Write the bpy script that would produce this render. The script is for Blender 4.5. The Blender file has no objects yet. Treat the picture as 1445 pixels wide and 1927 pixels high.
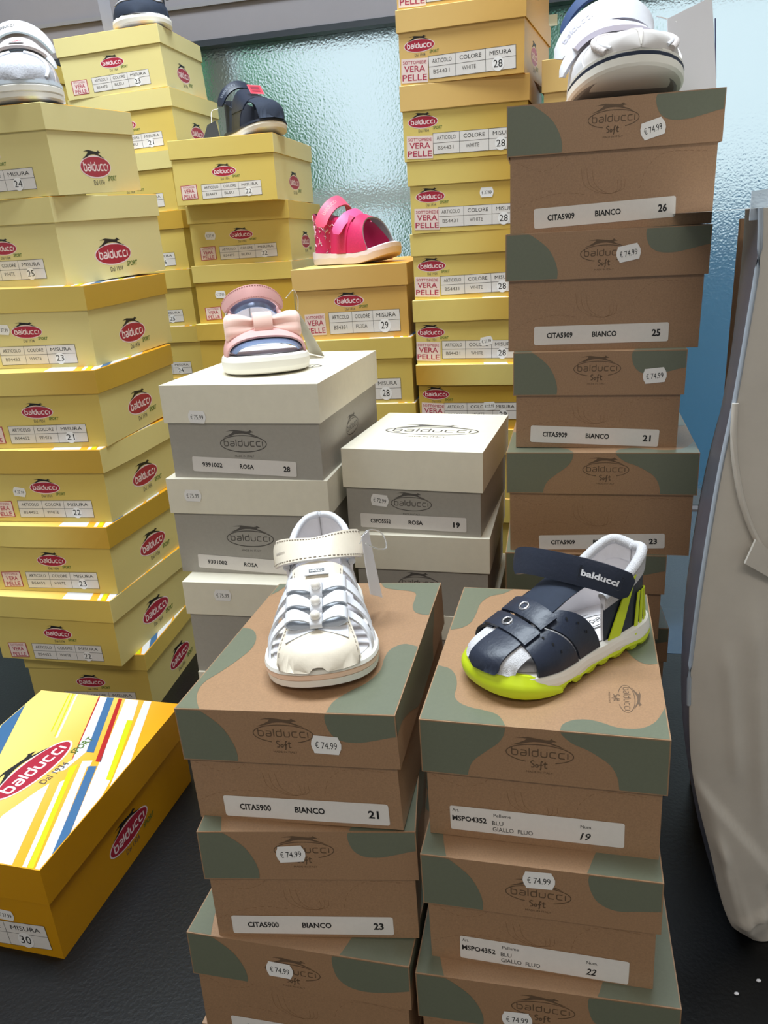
import bpy, bmesh, math, random
from mathutils import Vector, Matrix
random.seed(7)
C = bpy.context.scene.collection
SC = bpy.context.scene
R = math.radians
PI = math.pi

# ------------------------------------------------------------------ camera, world, lights, exposure
PITCH, ROLL, CAM_H = 0.34825, -0.067565, 0.60558
cd = bpy.data.cameras.new('camera')
cam = bpy.data.objects.new('camera', cd); C.objects.link(cam)
fw = Vector((0, math.cos(PITCH), -math.sin(PITCH)))
up0 = Vector((0, math.sin(PITCH), math.cos(PITCH)))
rt0 = Vector((1, 0, 0))
rt = math.cos(ROLL) * rt0 + math.sin(ROLL) * up0
up = math.cos(ROLL) * up0 - math.sin(ROLL) * rt0
cam.matrix_world = Matrix(((rt.x, up.x, -fw.x, 0), (rt.y, up.y, -fw.y, 0), (rt.z, up.z, -fw.z, CAM_H), (0, 0, 0, 1)))
cd.sensor_fit = 'HORIZONTAL'; cd.sensor_width = 36.0
cd.lens = 36.0 * 1447.0 / 1445.0
cd.clip_start = 0.02; cd.clip_end = 60
SC.camera = cam

vs = SC.view_settings
vs.view_transform = 'Standard'; vs.look = 'None'; vs.gamma = 1.0; vs.use_curve_mapping = False
vs.exposure = 0.0

wd = bpy.data.worlds.new('sky'); SC.world = wd; wd.use_nodes = True
wn = wd.node_tree.nodes['Background']
wn.inputs[0].default_value = (0.72, 0.88, 0.97, 1); wn.inputs[1].default_value = 1.05

def area(name, loc, target, sx, sy, power, col):
    l = bpy.data.lights.new(name, 'AREA'); l.shape = 'RECTANGLE'; l.size = sx; l.size_y = sy
    l.energy = power; l.color = col
    o = bpy.data.objects.new(name, l); C.objects.link(o); o.location = loc
    o.rotation_euler = (Vector(target) - Vector(loc)).to_track_quat('-Z', 'Y').to_euler()
    return o
area('ceiling_lamp_light', (-0.2, 0.85, 2.32), (-0.2, 0.80, 0), 1.4, 0.5, 74, (0.82, 0.92, 1.0))
area('ceiling_lamp_light', (-0.25, -1.25, 2.32), (-0.1, -0.5, 0), 1.6, 0.5, 28, (1.0, 0.94, 0.85))

# ------------------------------------------------------------------ materials
MATS = {}
def lin(c):
    f = lambda v: v / 12.92 if v <= 0.04045 else ((v + 0.055) / 1.055) ** 2.4
    return tuple(f(x / 255.0) for x in c) + (1.0,)
def mat(name, rgb, rough=0.6, metal=0.0, noise=0.0, scale=60.0, bump=0.0, bscale=400.0, spec=0.5, coat=0.0, trans=0.0, alpha=1.0, sheen=0.0):
    if name in MATS: return MATS[name]
    m = bpy.data.materials.new(name); m.use_nodes = True
    nt = m.node_tree; p = nt.nodes['Principled BSDF']
    col = lin(rgb)
    p.inputs['Base Color'].default_value = col
    p.inputs['Roughness'].default_value = rough; p.inputs['Metallic'].default_value = metal
    p.inputs['Specular IOR Level'].default_value = spec
    p.inputs['Coat Weight'].default_value = coat; p.inputs['Coat Roughness'].default_value = 0.25
    p.inputs['Transmission Weight'].default_value = trans
    p.inputs['Alpha'].default_value = alpha
    p.inputs['Sheen Weight'].default_value = sheen
    if noise > 0 or bump > 0:
        tc = nt.nodes.new('ShaderNodeTexCoord')
    if noise > 0:
        n = nt.nodes.new('ShaderNodeTexNoise'); n.inputs['Scale'].default_value = scale; n.inputs['Detail'].default_value = 6
        n.inputs['Roughness'].default_value = 0.65
        nt.links.new(tc.outputs['Object'], n.inputs['Vector'])
        mx = nt.nodes.new('ShaderNodeMix'); mx.data_type = 'RGBA'
        mx.inputs[6].default_value = tuple(max(0, c * (1 - noise)) for c in col[:3]) + (1,)
        mx.inputs[7].default_value = tuple(min(1, c * (1 + noise)) for c in col[:3]) + (1,)
        rmp = nt.nodes.new('ShaderNodeMapRange'); rmp.inputs[1].default_value = 0.3; rmp.inputs[2].default_value = 0.7
        nt.links.new(n.outputs[0], rmp.inputs[0]); nt.links.new(rmp.outputs[0], mx.inputs[0])
        nt.links.new(mx.outputs[2], p.inputs['Base Color'])
    if bump > 0:
        n2 = nt.nodes.new('ShaderNodeTexNoise'); n2.inputs['Scale'].default_value = bscale; n2.inputs['Detail'].default_value = 4
        nt.links.new(tc.outputs['Object'], n2.inputs['Vector'])
        b = nt.nodes.new('ShaderNodeBump'); b.inputs['Strength'].default_value = bump; b.inputs['Distance'].default_value = 0.001
        nt.links.new(n2.outputs[0], b.inputs['Height']); nt.links.new(b.outputs[0], p.inputs['Normal'])
    MATS[name] = m
    return m
def grad_mat(name, c0, c1, axis, lo, hi, rough=0.4, noise_amt=0.25):
    """two-tone gradient across a box panel (print, with window light in some tones), object space"""
    if name in MATS: return MATS[name]
    m = bpy.data.materials.new(name); m.use_nodes = True
    nt = m.node_tree; p = nt.nodes['Principled BSDF']
    p.inputs['Roughness'].default_value = rough
    tc = nt.nodes.new('ShaderNodeTexCoord'); sp = nt.nodes.new('ShaderNodeSeparateXYZ')
    nt.links.new(tc.outputs['Object'], sp.inputs[0])
    mr = nt.nodes.new('ShaderNodeMapRange'); mr.interpolation_type = 'SMOOTHSTEP'
    mr.inputs[1].default_value = lo; mr.inputs[2].default_value = hi
    nz = nt.nodes.new('ShaderNodeTexNoise'); nz.inputs['Scale'].default_value = 9; nz.inputs['Detail'].default_value = 1
    nt.links.new(tc.outputs['Object'], nz.inputs['Vector'])
    ad = nt.nodes.new('ShaderNodeMath'); ad.operation = 'MULTIPLY_ADD'
    ad.inputs[1].default_value = (hi - lo) * noise_amt; ad.inputs[2].default_value = -(hi - lo) * noise_amt * 0.5
    nt.links.new(nz.outputs[0], ad.inputs[0])
    a2 = nt.nodes.new('ShaderNodeMath'); a2.operation = 'ADD'
    nt.links.new(ad.outputs[0], a2.inputs[0]); nt.links.new(sp.outputs[axis], a2.inputs[1])
    nt.links.new(a2.outputs[0], mr.inputs[0])
    mx = nt.nodes.new('ShaderNodeMix'); mx.data_type = 'RGBA'
    mx.inputs[6].default_value = lin(c0); mx.inputs[7].default_value = lin(c1)
    nt.links.new(mr.outputs[0], mx.inputs[0])
    nt.links.new(mx.outputs[2], p.inputs['Base Color'])
    n2 = nt.nodes.new('ShaderNodeTexNoise'); n2.inputs['Scale'].default_value = 40
    nt.links.new(tc.outputs['Object'], n2.inputs['Vector'])
    b = nt.nodes.new('ShaderNodeBump'); b.inputs['Strength'].default_value = 0.12; b.inputs['Distance'].default_value = 0.002
    nt.links.new(n2.outputs[0], b.inputs['Height']); nt.links.new(b.outputs[0], p.inputs['Normal'])
    MATS[name] = m
    return m

M_Y = {
 'pale': grad_mat('yellow_card_window_sheen', (226, 212, 146), (224, 208, 138), 0, -0.1, 0.1, 0.5),  # paler yellow: sheen from the window painted into the card colour
 'side': grad_mat('yellow_card_lit_side', (234, 224, 168), (230, 218, 156), 0, -0.1, 0.1, 0.5),  # lit copy of the yellow card, window light put into the side faces' colour
 'mid': grad_mat('yellow_card_mid', (224, 202, 116), (216, 188, 94), 0, -0.1, 0.1, 0.48),
 'gold': grad_mat('yellow_card_gold', (206, 172, 78), (198, 158, 56), 0, -0.1, 0.1, 0.36),
 'p2g': grad_mat('yellow_card_pale_to_gold', (224, 200, 112), (204, 160, 56), 0, -0.05, 0.1, 0.38),
 'g2p': grad_mat('yellow_card_gold_to_pale', (198, 148, 50), (218, 198, 116), 0, -0.09, 0.02, 0.38),
 'tan': grad_mat('tan_card', (222, 184, 112), (210, 164, 84), 0, -0.08, 0.09, 0.4),
 'amber': grad_mat('amber_card', (218, 160, 20), (206, 146, 8), 0, -0.1, 0.1, 0.35),
 'orange_top': grad_mat('yellow_to_orange_card', (242, 214, 124), (238, 168, 26), 0, -0.06, 0.09, 0.4),
}
KRAFT = mat('kraft_card', (157, 121, 88), 0.42, spec=.85, coat=.1, noise=0.15, scale=900, bump=0.05, bscale=300)
OLIVE = mat('olive_print', (104, 109, 90), 0.36, spec=.85, coat=.15, noise=0.05, scale=500)
IVORY = mat('ivory_card', (234, 227, 207), 0.42, coat=.1, noise=0.03, scale=80, bump=0.05, bscale=250)
GREY = mat('grey_card', (168, 163, 154), 0.6, noise=0.04, scale=300)
INK = mat('black_ink', (24, 24, 26), 0.5)
INK_SOFT = mat('grey_ink', (86, 82, 78), 0.6)
INK_BROWN = mat('brown_ink', (98, 76, 56), 0.6)
INK_FAINT = mat('faint_brown_ink', (132, 100, 70), 0.6)
RED = mat('red_ink', (172, 34, 58), 0.4)
PINKRED = mat('magenta_ink', (178, 52, 78), 0.5)
GREEN = mat('green_ink', (92, 120, 50), 0.5)
LABEL = mat('label_paper', (226, 220, 214), 0.6, noise=0.02, scale=300)
LABEL_P = mat('pink_label_paper', (236, 214, 206), 0.6)
STICK = mat('price_paper', (240, 237, 234), 0.55)
LOGO_W = mat('pale_ink', (246, 226, 226), 0.5)
S_BLUE = mat('stripe_blue', (58, 104, 148), 0.45); S_RED = mat('stripe_red', (176, 26, 30), 0.45)
S_WHITE = mat('stripe_white', (220, 220, 224), 0.45); S_LIME = mat('stripe_lime', (208, 210, 14), 0.45)
S_PINK = mat('stripe_lilac', (226, 208, 224), 0.45)

# ------------------------------------------------------------------ mesh helpers
class MB:
    def __init__(s): s.v = []; s.f = []; s.m = []; s.sm = []; s.mats = []
    def mi(s, m):
        if m not in s.mats: s.mats.append(m)
        return s.mats.index(m)
    def add(s, verts, faces, m, smooth=False):
        b = len(s.v); s.v += [tuple(v) for v in verts]; k = s.mi(m)
        for f in faces:
            s.f.append(tuple(i + b for i in f)); s.m.append(k); s.sm.append(smooth)
    def build(s, name, parent=None, recalc=False):
        me = bpy.data.meshes.new(name); me.from_pydata(s.v, [], s.f)
        for m in s.mats: me.materials.append(m)
        me.polygons.foreach_set('material_index', s.m); me.polygons.foreach_set('use_smooth', s.sm)
        if recalc:
            bm = bmesh.new(); bm.from_mesh(me); bmesh.ops.recalc_face_normals(bm, faces=bm.faces); bm.to_mesh(me); bm.free()
        me.update()
        o = bpy.data.objects.new(name, me); C.objects.link(o)
        if parent is not None: o.parent = parent
        return o
def thing(name, label, cat, mw, group=None):
    o = bpy.data.objects.new(name, None); C.objects.link(o); o.matrix_world = mw
    o.empty_display_size = 0.02
    o['label'] = label; o['category'] = cat
    if group: o['group'] = group
    return o
def tag(o, label, cat, group=None):
    o['label'] = label; o['category'] = cat
    if group: o['group'] = group
    return o
def struct(o): o['kind'] = 'structure'; return o
def bevel(o, w, seg=2):
    b = o.modifiers.new('bevel', 'BEVEL'); b.width = w; b.segments = seg; b.limit_method = 'ANGLE'; b.angle_limit = R(40); b.use_clamp_overlap = True
    return o
def boxv(x0, x1, y0, y1, z0, z1):
    v = [(x0,y0,z0),(x1,y0,z0),(x1,y1,z0),(x0,y1,z0),(x0,y0,z1),(x1,y0,z1),(x1,y1,z1),(x0,y1,z1)]
    f = [(0,3,2,1),(4,5,6,7),(0,1,5,4),(1,2,6,5),(2,3,7,6),(3,0,4,7)]
    return v, f
def cr(pts, n=8, closed=False):
    """Catmull-Rom through points (any dimension)"""
    P = [Vector(p) for p in pts]; out = []; N = len(P)
    rng = range(N) if closed else range(N - 1)
    for i in rng:
        p1, p2 = P[i], P[(i + 1) % N]
        p0 = P[i - 1] if (closed or i > 0) else p1 * 2 - p2
        p3 = P[(i + 2) % N] if (closed or i + 2 < N) else p2 * 2 - p1
        for k in range(n):
            t = k / n
            out.append(0.5 * ((2 * p1) + (p2 - p0) * t + (2 * p0 - 5 * p1 + 4 * p2 - p3) * t * t + (3 * p1 - p0 - 3 * p2 + p3) * t ** 3))
    if not closed: out.append(P[-1])
    return out
def interp(tab, t):
    if t <= tab[0][0]: return tab[0][1]
    for (a, x), (b, y) in zip(tab, tab[1:]):
        if t <= b: return x + (y - x) * (t - a) / (b - a)
    return tab[-1][1]
def sinterp(tab, t):
    """smooth monotone-ish interpolation"""
    n = len(tab)
    if t <= tab[0][0]: return tab[0][1]
    if t >= tab[-1][0]: return tab[-1][1]
    for i in range(n - 1):
        a, x = tab[i]; b, y = tab[i + 1]
        if t <= b:
            d = (y - x) / (b - a)
            d0 = d if i == 0 else (y - tab[i - 1][1]) / (b - tab[i - 1][0])
            d1 = d if i == n - 2 else (tab[i + 2][1] - x) / (tab[i + 2][0] - a)
            if d == 0: d0 = d1 = 0
            u = (t - a) / (b - a); h = b - a
            return (2*u**3-3*u*u+1)*x + (u**3-2*u*u+u)*h*d0 + (-2*u**3+3*u*u)*y + (u**3-u*u)*h*d1

# ------------------------------------------------------------------ flat printing: frames map (x, y, lift) to 3D
def plane(o, ex, ey):
    o, ex, ey = Vector(o), Vector(ex).normalized(), Vector(ey).normalized(); n = ex.cross(ey)
    return lambda x, y, d=0.0: o + ex * x + ey * y + n * d
def sub(fr, cx, cy, ang=0.0):
    c, s = math.cos(R(ang)), math.sin(R(ang))
    return lambda x, y, d=0.0: fr(cx + c * x - s * y, cy + s * x + c * y, d)
L0 = 0.00012; LS = 0.00009
def poly(mb, fr, pts, m, lay=0):
    mb.add([fr(p[0], p[1], L0 + LS * lay) for p in pts], [tuple(range(len(pts)))], m)
def rectp(mb, fr, x, y, w, h, m, lay=0): poly(mb, fr, [(x-w/2,y-h/2),(x+w/2,y-h/2),(x+w/2,y+h/2),(x-w/2,y+h/2)], m, lay)
def ellip(mb, fr, x, y, rx, ry, m, lay=0, n=40): poly(mb, fr, [(x+rx*math.cos(2*PI*i/n), y+ry*math.sin(2*PI*i/n)) for i in range(n)], m, lay)
def stroke(mb, fr, pts, w, m, lay=0, closed=False):
    P = [Vector((p[0], p[1])) for p in pts]; n = len(P); L = []; Rr = []
    for i in range(n):
        a = P[i-1] if (i > 0 or closed) else None; b = P[(i+1) % n] if (i < n-1 or closed) else None
        d1 = (P[i]-a).normalized() if a is not None and (P[i]-a).length > 1e-9 else None
        d2 = (b-P[i]).normalized() if b is not None and (b-P[i]).length > 1e-9 else None
        if d1 is None: d1 = d2
        if d2 is None: d2 = d1
        n1 = Vector((-d1.y, d1.x)); n2 = Vector((-d2.y, d2.x)); nn = (n1 + n2)
        nn = nn.normalized() if nn.length > 1e-6 else n1
        k = w / 2 / max(0.5, nn.dot(n1))
        L.append(P[i] + nn * k); Rr.append(P[i] - nn * k)
    v = [fr(p.x, p.y, L0 + LS * lay) for p in L + Rr]
    f = [(i, n + i, n + (i+1) % n, (i+1) % n) for i in range(n if closed else n-1)]
    mb.add(v, f, m)
def arc(cx, cy, rx, ry, a0, a1, n=30): return [(cx+rx*math.cos(R(a0+(a1-a0)*i/n)), cy+ry*math.sin(R(a0+(a1-a0)*i/n))) for i in range(n+1)]
_T = {}
def glyphs(s, bold=0.0, shear=0.0):
    k = (s, bold, shear)
    if k in _T: return _T[k]
    cu = bpy.data.curves.new('t', 'FONT'); cu.body = s; cu.size = 1; cu.resolution_u = 2; cu.offset = bold; cu.shear = shear
    ob = bpy.data.objects.new('t', cu); C.objects.link(ob)
    dg = bpy.context.evaluated_depsgraph_get(); dg.update()
    me = ob.evaluated_get(dg).to_mesh()
    v = [(p.co.x, p.co.y) for p in me.vertices]; f = [tuple(p.vertices) for p in me.polygons]
    ob.evaluated_get(dg).to_mesh_clear(); bpy.data.objects.remove(ob); bpy.data.curves.remove(cu)
    _T[k] = (v, f); return _T[k]
def text(mb, fr, s, x, y, h, m, lay=1, w=None, bold=0.0, shear=0.0, al='c'):
    """cap height h, optional total width w, centred on (x, y) or left aligned"""
    v, f = glyphs(s, bold, shear)
    if not v: return
    x0 = min(p[0] for p in v); x1 = max(p[0] for p in v)
    cap = 0.69; sy = h / cap; sx = (w / (x1 - x0)) if w else sy
    ox = x - sx * (x0 + x1) / 2 if al == 'c' else x - sx * x0
    mb.add([fr(ox + p[0]*sx, y - h/2 + p[1]*sy, L0 + LS*lay) for p in v], f, m)
def chamf(pts, r):
    out = []
    for i, p in enumerate(pts):
        if i == 0 or i == len(pts)-1: out.append(p); continue
        a = Vector(pts[i-1]); q = Vector(p); b = Vector(pts[i+1])
        da = (a-q); db = (b-q)
        ra = min(r, da.length*0.45); rb = min(r, db.length*0.45)
        p1 = q + da.normalized()*ra; p2 = q + db.normalized()*rb
        out += [tuple(p1), tuple((p1 + p2 + q*1.2) / 3.2), tuple(p2)]
    return out
LET = {'b': (1, [[(0,1.45),(0,0),(1,0),(1,1),(0,1)]]), 'a': (1, [[(0.05,1),(1,1),(1,0),(0,0),(0,.52),(1,.52)]]), 'l': (0, [[(0,1.45),(0,0)]]),
       'd': (1, [[(1,1.45),(1,0),(0,0),(0,1),(1,1)]]), 'u': (1, [[(0,1),(0,0),(1,0),(1,1)]]), 'c': (1, [[(1,1),(0,1),(0,0),(1,0)]]), 'i': (0, [[(0,1),(0,0)]])}
def wordmark(mb, fr, x, y, w, xh, m, lay=2, sw=0.2, dot=False):
    word = 'balducci'; gap = 0.5; tot = sum(LET[c][0] for c in word) + gap*(len(word)-1)
    k = w / tot; cx = 0
    for c in word:
        lw, st = LET[c]
        for p in st:
            pts = chamf([(x - w/2 + (cx + q[0])*k, y - xh/2 + q[1]*xh) for q in p], 0.28*k)
            stroke(mb, fr, pts, sw*xh, m, lay)
        if c == 'i' and dot: rectp(mb, fr, x - w/2 + cx*k, y - xh/2 + 1.4*xh, sw*xh, sw*xh, m, lay)
        cx += lw + gap
HOUND = [(-.36,.255),(-.25,.277),(-.17,.287),(-.04,.272),(.1,.257),(.15,.264),(.175,.287),(.2,.266),(.255,.24),(.19,.234),(.17,.215),(.3,.165),(.38,.128),(.27,.156),(.12,.198),(.02,.213),(-.08,.21),(-.15,.198),(-.25,.163),(-.43,.122),(-.3,.18),(-.22,.225),(-.19,.258),(-.26,.262)]
def hound(mb, fr, x, y, w, m, lay=2): poly(mb, fr, [(x + a*w, y + b*w) for a, b in reversed(HOUND)], m, lay)
def logo_red(mb, fr, w, lay=0):
    ellip(mb, fr, 0, 0, w*.525, w*.195, LOGO_W, lay); ellip(mb, fr, 0, 0, w*.5, w*.172, RED, lay+1)
    wordmark(mb, fr, 0, -.012*w, w*.8, w*.1, LOGO_W, lay+2, 0.27)
    poly(mb, fr, [(a*w*.95, b*w*.95 + .012*w) for a, b in reversed(HOUND)], INK, lay+2)
    text(mb, fr, 'SPORT', w*.5, -w*.2, w*.085, GREEN, lay+2, w=w*.32, bold=0.02, shear=0.2)
    text(mb, fr, 'Dal 1934', w*.02, -w*.265, w*.085, INK_SOFT, lay+2, w=w*.36)
SOFT = [[(.42,1),(.2,1.08),(0,.85),(.2,.6),(.38,.4),(.3,.1),(.02,.05)], [(.75,.55),(.58,.4),(.62,.12),(.8,.12),(.88,.38),(.75,.55)],
        [(1.45,1.0),(1.3,1.05),(1.22,.8),(1.2,0),(1.12,-.35)], [(1.0,.45),(1.42,.5)], [(1.72,1.05),(1.68,.2),(1.82,.05),(1.95,.12)], [(1.5,.68),(1.98,.75)]]
def logo_line(mb, fr, w, m, soft=True, lay=0, fine=1.0):
    th = w*.016*fine
    if soft:
        stroke(mb, fr, arc(0, 0, w*.5, w*.165, -62, 246, 44), th, m, lay)
    else:
        stroke(mb, fr, arc(0, 0, w*.5, w*.17, 0, 360, 44)[:-1], th*1.2, m, lay, closed=True)
    wordmark(mb, fr, 0, 0, w*.83, w*.095, m, lay, 0.19)
    hound(mb, fr, 0, 0, w, m, lay)
    if soft:
        for s in SOFT: stroke(mb, fr, [(p.x, p.y) for p in cr([(-.13*w + a*w*.125, -.25*w + b*w*.11) for a, b in s], 4)], w*.02, m, lay)
        text(mb, fr, 'MADE IN ITALY', 0, -.33*w, w*.035, m, lay, w=w*.4)
    else:
        text(mb, fr, 'MADE IN ITALY', 0, -.26*w, w*.04, m, lay, w=w*.42)

# ------------------------------------------------------------------ solved positions of the shoe boxes: x, y, yaw, W, D, lid h, body h, tilt x, tilt y, top z
BOX = {
 'A1': [-0.442, 0.9986, -0.2433, 0.1817, 0.1996, 0.0279, 0.0693, 0.0608, -0.0164, 0.7689],
 'A2': [-0.4512, 1.0174, -0.3779, 0.1809, 0.2095, 0.029, 0.0729, 0.0314, -0.0181, 0.6717],
 'A3': [-0.4306, 0.9861, -0.2132, 0.1829, 0.2172, 0.0291, 0.0687, 0.0093, -0.0162, 0.5698],
 'A4': [-0.4277, 0.9558, -0.1798, 0.1833, 0.2234, 0.0288, 0.0672, -0.0034, -0.0054, 0.472],
 'A5': [-0.4347, 0.9466, -0.2167, 0.1834, 0.2297, 0.0308, 0.0658, -0.0168, -0.0018, 0.376],
 'A6': [-0.4397, 0.932, -0.2429, 0.1853, 0.234, 0.0293, 0.064, -0.0217, 0.0051, 0.2794],
 'A7': [-0.4484, 0.9145, -0.2622, 0.1901, 0.2366, 0.0314, 0.0641, -0.019, 0.0066, 0.186],
 'A8': [-0.4259, 0.934, -0.1713, 0.1825, 0.2378, 0.0252, 0.0653, -0.0012, 0.0008, 0.0905],
 'B1': [-0.4081, 1.4764, -0.1354, 0.1838, 0.2154, 0.0275, 0.0637, 0.0365, 0.0422, 0.9465],
 'B2': [-0.4038, 1.4802, -0.1811, 0.1875, 0.2268, 0.029, 0.0664, 0.0198, 0.0264, 0.8553],
 'B3': [-0.4095, 1.4692, -0.215, 0.1748, 0.2323, 0.0285, 0.0672, 0.0154, 0.017, 0.7598],
 'B4': [-0.4041, 1.4692, -0.2237, 0.1766, 0.236, 0.0303, 0.068, 0.0119, 0.0099, 0.6642],
 'B5': [-0.4039, 1.4675, -0.2379, 0.1757, 0.2383, 0.0323, 0.0664, 0.0103, 0.0075, 0.5658],
 'B6': [-0.4012, 1.462, -0.2382, 0.1764, 0.2394, 0.0292, 0.065, 0.0089, 0.0053, 0.4671],
 'C1': [-0.2163, 1.3257, -0.1967, 0.1733, 0.2269, 0.0274, 0.0674, -0.0031, -0.0084, 0.7607],
 'C2': [-0.2085, 1.3656, -0.173, 0.1759, 0.2298, 0.0282, 0.0662, -0.0127, -0.0075, 0.666],
 'C3': [-0.2107, 1.3538, -0.1778, 0.1755, 0.2312, 0.0276, 0.0672, -0.0095, -0.0051, 0.5716],
 'C4': [-0.2153, 1.3461, -0.1704, 0.1758, 0.2319, 0.0281, 0.0621, -0.0084, -0.0037, 0.4768],
 'D1': [-0.0289, 1.1749, -0.2194, 0.1745, 0.2754, 0.0306, 0.0731, 0.0028, 0.0074, 0.5622],
 'D2': [-0.0266, 1.1677, -0.2302, 0.1739, 0.2754, 0.0308, 0.0672, 0.0025, 0.0051, 0.4586],
 'D3': [-0.0258, 1.1665, -0.2307, 0.1737, 0.2754, 0.0306, 0.0714, 0.0022, 0.0037, 0.3606],
 'E1': [0.1354, 1.1082, -0.3411, 0.1665, 0.2441, 0.0252, 0.0595, 0.0323, -0.0162, 0.8676],
 'E2': [0.1388, 1.1153, -0.2722, 0.1689, 0.2461, 0.0303, 0.0607, 0.0227, -0.0115, 0.7829],
 'E3': [0.1415, 1.121, -0.27, 0.1634, 0.2475, 0.0306, 0.0614, 0.0162, -0.0091, 0.692],
 'E4': [0.1401, 1.1263, -0.2794, 0.1615, 0.2485, 0.0297, 0.0598, 0.0118, -0.0028, 0.6],
 'E5': [0.138, 1.1201, -0.2907, 0.1608, 0.249, 0.0306, 0.0603, 0.0092, -0.001, 0.5104],
 'E6': [0.137, 1.1092, -0.3208, 0.1605, 0.2493, 0.0302, 0.0648, 0.0082, -0.0017, 0.4194],
 'F1': [0.1955, 0.6523, -0.208, 0.1608, 0.21, 0.0363, 0.0581, -0.0059, -0.0069, 0.6908],
 'F2': [0.1901, 0.6417, -0.2137, 0.1574, 0.21, 0.0365, 0.0574, -0.0034, -0.0118, 0.5964],
 'F3': [0.185, 0.6358, -0.2435, 0.1385, 0.21, 0.0365, 0.0462, -0.0011, -0.0103, 0.5025],
 'F4': [0.1852, 0.6216, -0.2573, 0.1573, 0.21, 0.0368, 0.0559, 0.0009, 0.0016, 0.4197],
 'F5': [0.1745, 0.6227, -0.2224, 0.1383, 0.21, 0.037, 0.0465, 0.0004, -0.002, 0.327],
 'F6': [0.1849, 0.6419, -0.19, 0.1462, 0.19, 0.0356, 0.055, -0.0009, 0.0008, 0.2436],
 'G1': [-0.0687, 0.3873, -0.2255, 0.1378, 0.1939, 0.036, 0.0447, -0.0438, 0.0406, 0.3442],
 'G2': [-0.062, 0.378, -0.1008, 0.1367, 0.1949, 0.0364, 0.0485, -0.041, 0.0086, 0.2635],
 'G3': [-0.0765, 0.369, -0.2481, 0.1506, 0.1954, 0.0354, 0.05, -0.0376, -0.0005, 0.1786],
 'H1': [0.0789, 0.3612, -0.2648, 0.1387, 0.1822, 0.0364, 0.0472, -0.0145, 0.0086, 0.339],
 'H2': [0.0745, 0.3453, -0.2578, 0.1383, 0.1851, 0.0375, 0.0458, -0.0099, 0.0124, 0.2554],
 'H3': [0.0762, 0.3342, -0.233, 0.1567, 0.1865, 0.0368, 0.05, -0.0083, 0.0104, 0.1721],
 'I1': [-0.1309, 0.7225, -0.2624, 0.1612, 0.2177, 0.0369, 0.056, -0.0146, -0.007, 0.4801],
 'I2': [-0.1343, 0.7215, -0.2302, 0.1687, 0.2197, 0.037, 0.0655, -0.009, -0.0095, 0.3872],
 'I3': [-0.1298, 0.6981, -0.2155, 0.1639, 0.2207, 0.0366, 0.0677, -0.009, -0.0084, 0.2847],
 'J1': [0.0288, 0.7169, -0.3132, 0.1416, 0.1714, 0.0398, 0.0468, -0.0231, -0.013, 0.4064],
 'J2': [0.034, 0.7094, -0.2537, 0.1385, 0.174, 0.0376, 0.05, -0.02, -0.0094, 0.3198],
 'K1': [-0.4089, 0.5513, -0.2717, 0.189, 0.2513, 0.0393, 0.0675, 0.0016, -0.0, 0.1068],
}
OV = 0.0025
def box_frame(b):
    x, y, yaw, W, D, hl, hb, rx, ry, z = b
    M = Matrix.Rotation(yaw, 4, 'Z') @ Matrix.Rotation(-ry, 4, 'Y') @ Matrix.Rotation(rx, 4, 'X')
    M = Matrix.Translation((x, y, z)) @ M @ Matrix.Translation((0, 0, -(hl + hb)))
    return M
def ring(x0, x1, y0, y1, z, n):
    pts = []
    for (ax, ay), (bx, by) in (((x0,y0),(x1,y0)), ((x1,y0),(x1,y1)), ((x1,y1),(x0,y1)), ((x0,y1),(x0,y0))):
        for k in range(n): pts.append((ax + (bx-ax)*k/n, ay + (by-ay)*k/n, z))
    return pts
def lid_mesh(W, D, hl, hb, m_side, m_top, wob=0.0, m_right=None):
    mb = MB(); n = 8 if wob else 1; t = 0.0011; H = hl + hb
    o1 = ring(-W/2, W/2, 0, D, hb, n); o2 = ring(-W/2, W/2, 0, D, H, n)
    i1 = ring(-W/2+t, W/2-t, t, D-t, hb, n); i2 = ring(-W/2+t, W/2-t, t, D-t, H-t, n)
    N = 4*n
    if wob:
        am = [random.uniform(-0.3, 1.0)*wob for _ in range(4)]
        for q in (o1, i1):
            for k in range(N):
                sd = k // n; u = (k % n)/n; d = am[sd]*math.sin(PI*u)
                nx, ny = ((0,-1),(1,0),(0,1),(-1,0))[sd]
                q[k] = (q[k][0]+nx*d, q[k][1]+ny*d, q[k][2] - 0.4*abs(d)*math.sin(2*PI*u))
    for k in range(N):
        j = (k+1) % N
        sd = k // n
        ms = m_right if (m_right and sd in (1, 3)) else m_side
        mb.add([o1[k], o1[j], o2[j], o2[k]], [(0,1,2,3)], ms)
        mb.add([o1[k], o1[j], i1[j], i1[k]], [(3,2,1,0)], m_side)
        mb.add([i1[k], i1[j], i2[j], i2[k]], [(3,2,1,0)], m_side)
    mb.add(o2, [tuple(range(N))], m_top); mb.add(i2, [tuple(reversed(range(N)))], m_side)
    return mb
def append(o, mb):
    """add the faces of a flat print to an existing mesh"""
    bm = bmesh.new(); bm.from_mesh(o.data)
    for m in mb.mats:
        if m.name not in [x.name for x in o.data.materials]: o.data.materials.append(m)
    names = [x.name for x in o.data.materials]; idx = [names.index(m.name) for m in mb.mats]
    vv = [bm.verts.new(v) for v in mb.v]
    for f, k in zip(mb.f, mb.m):
        try: q = bm.faces.new([vv[i] for i in f]); q.material_index = idx[k]
        except ValueError: pass
    bm.to_mesh(o.data); bm.free()
def weld(o, w, seg=2):
    bm = bmesh.new(); bm.from_mesh(o.data); bmesh.ops.remove_doubles(bm, verts=bm.verts, dist=1e-6); bm.to_mesh(o.data); bm.free()
    if w: bevel(o, w, seg)
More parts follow.
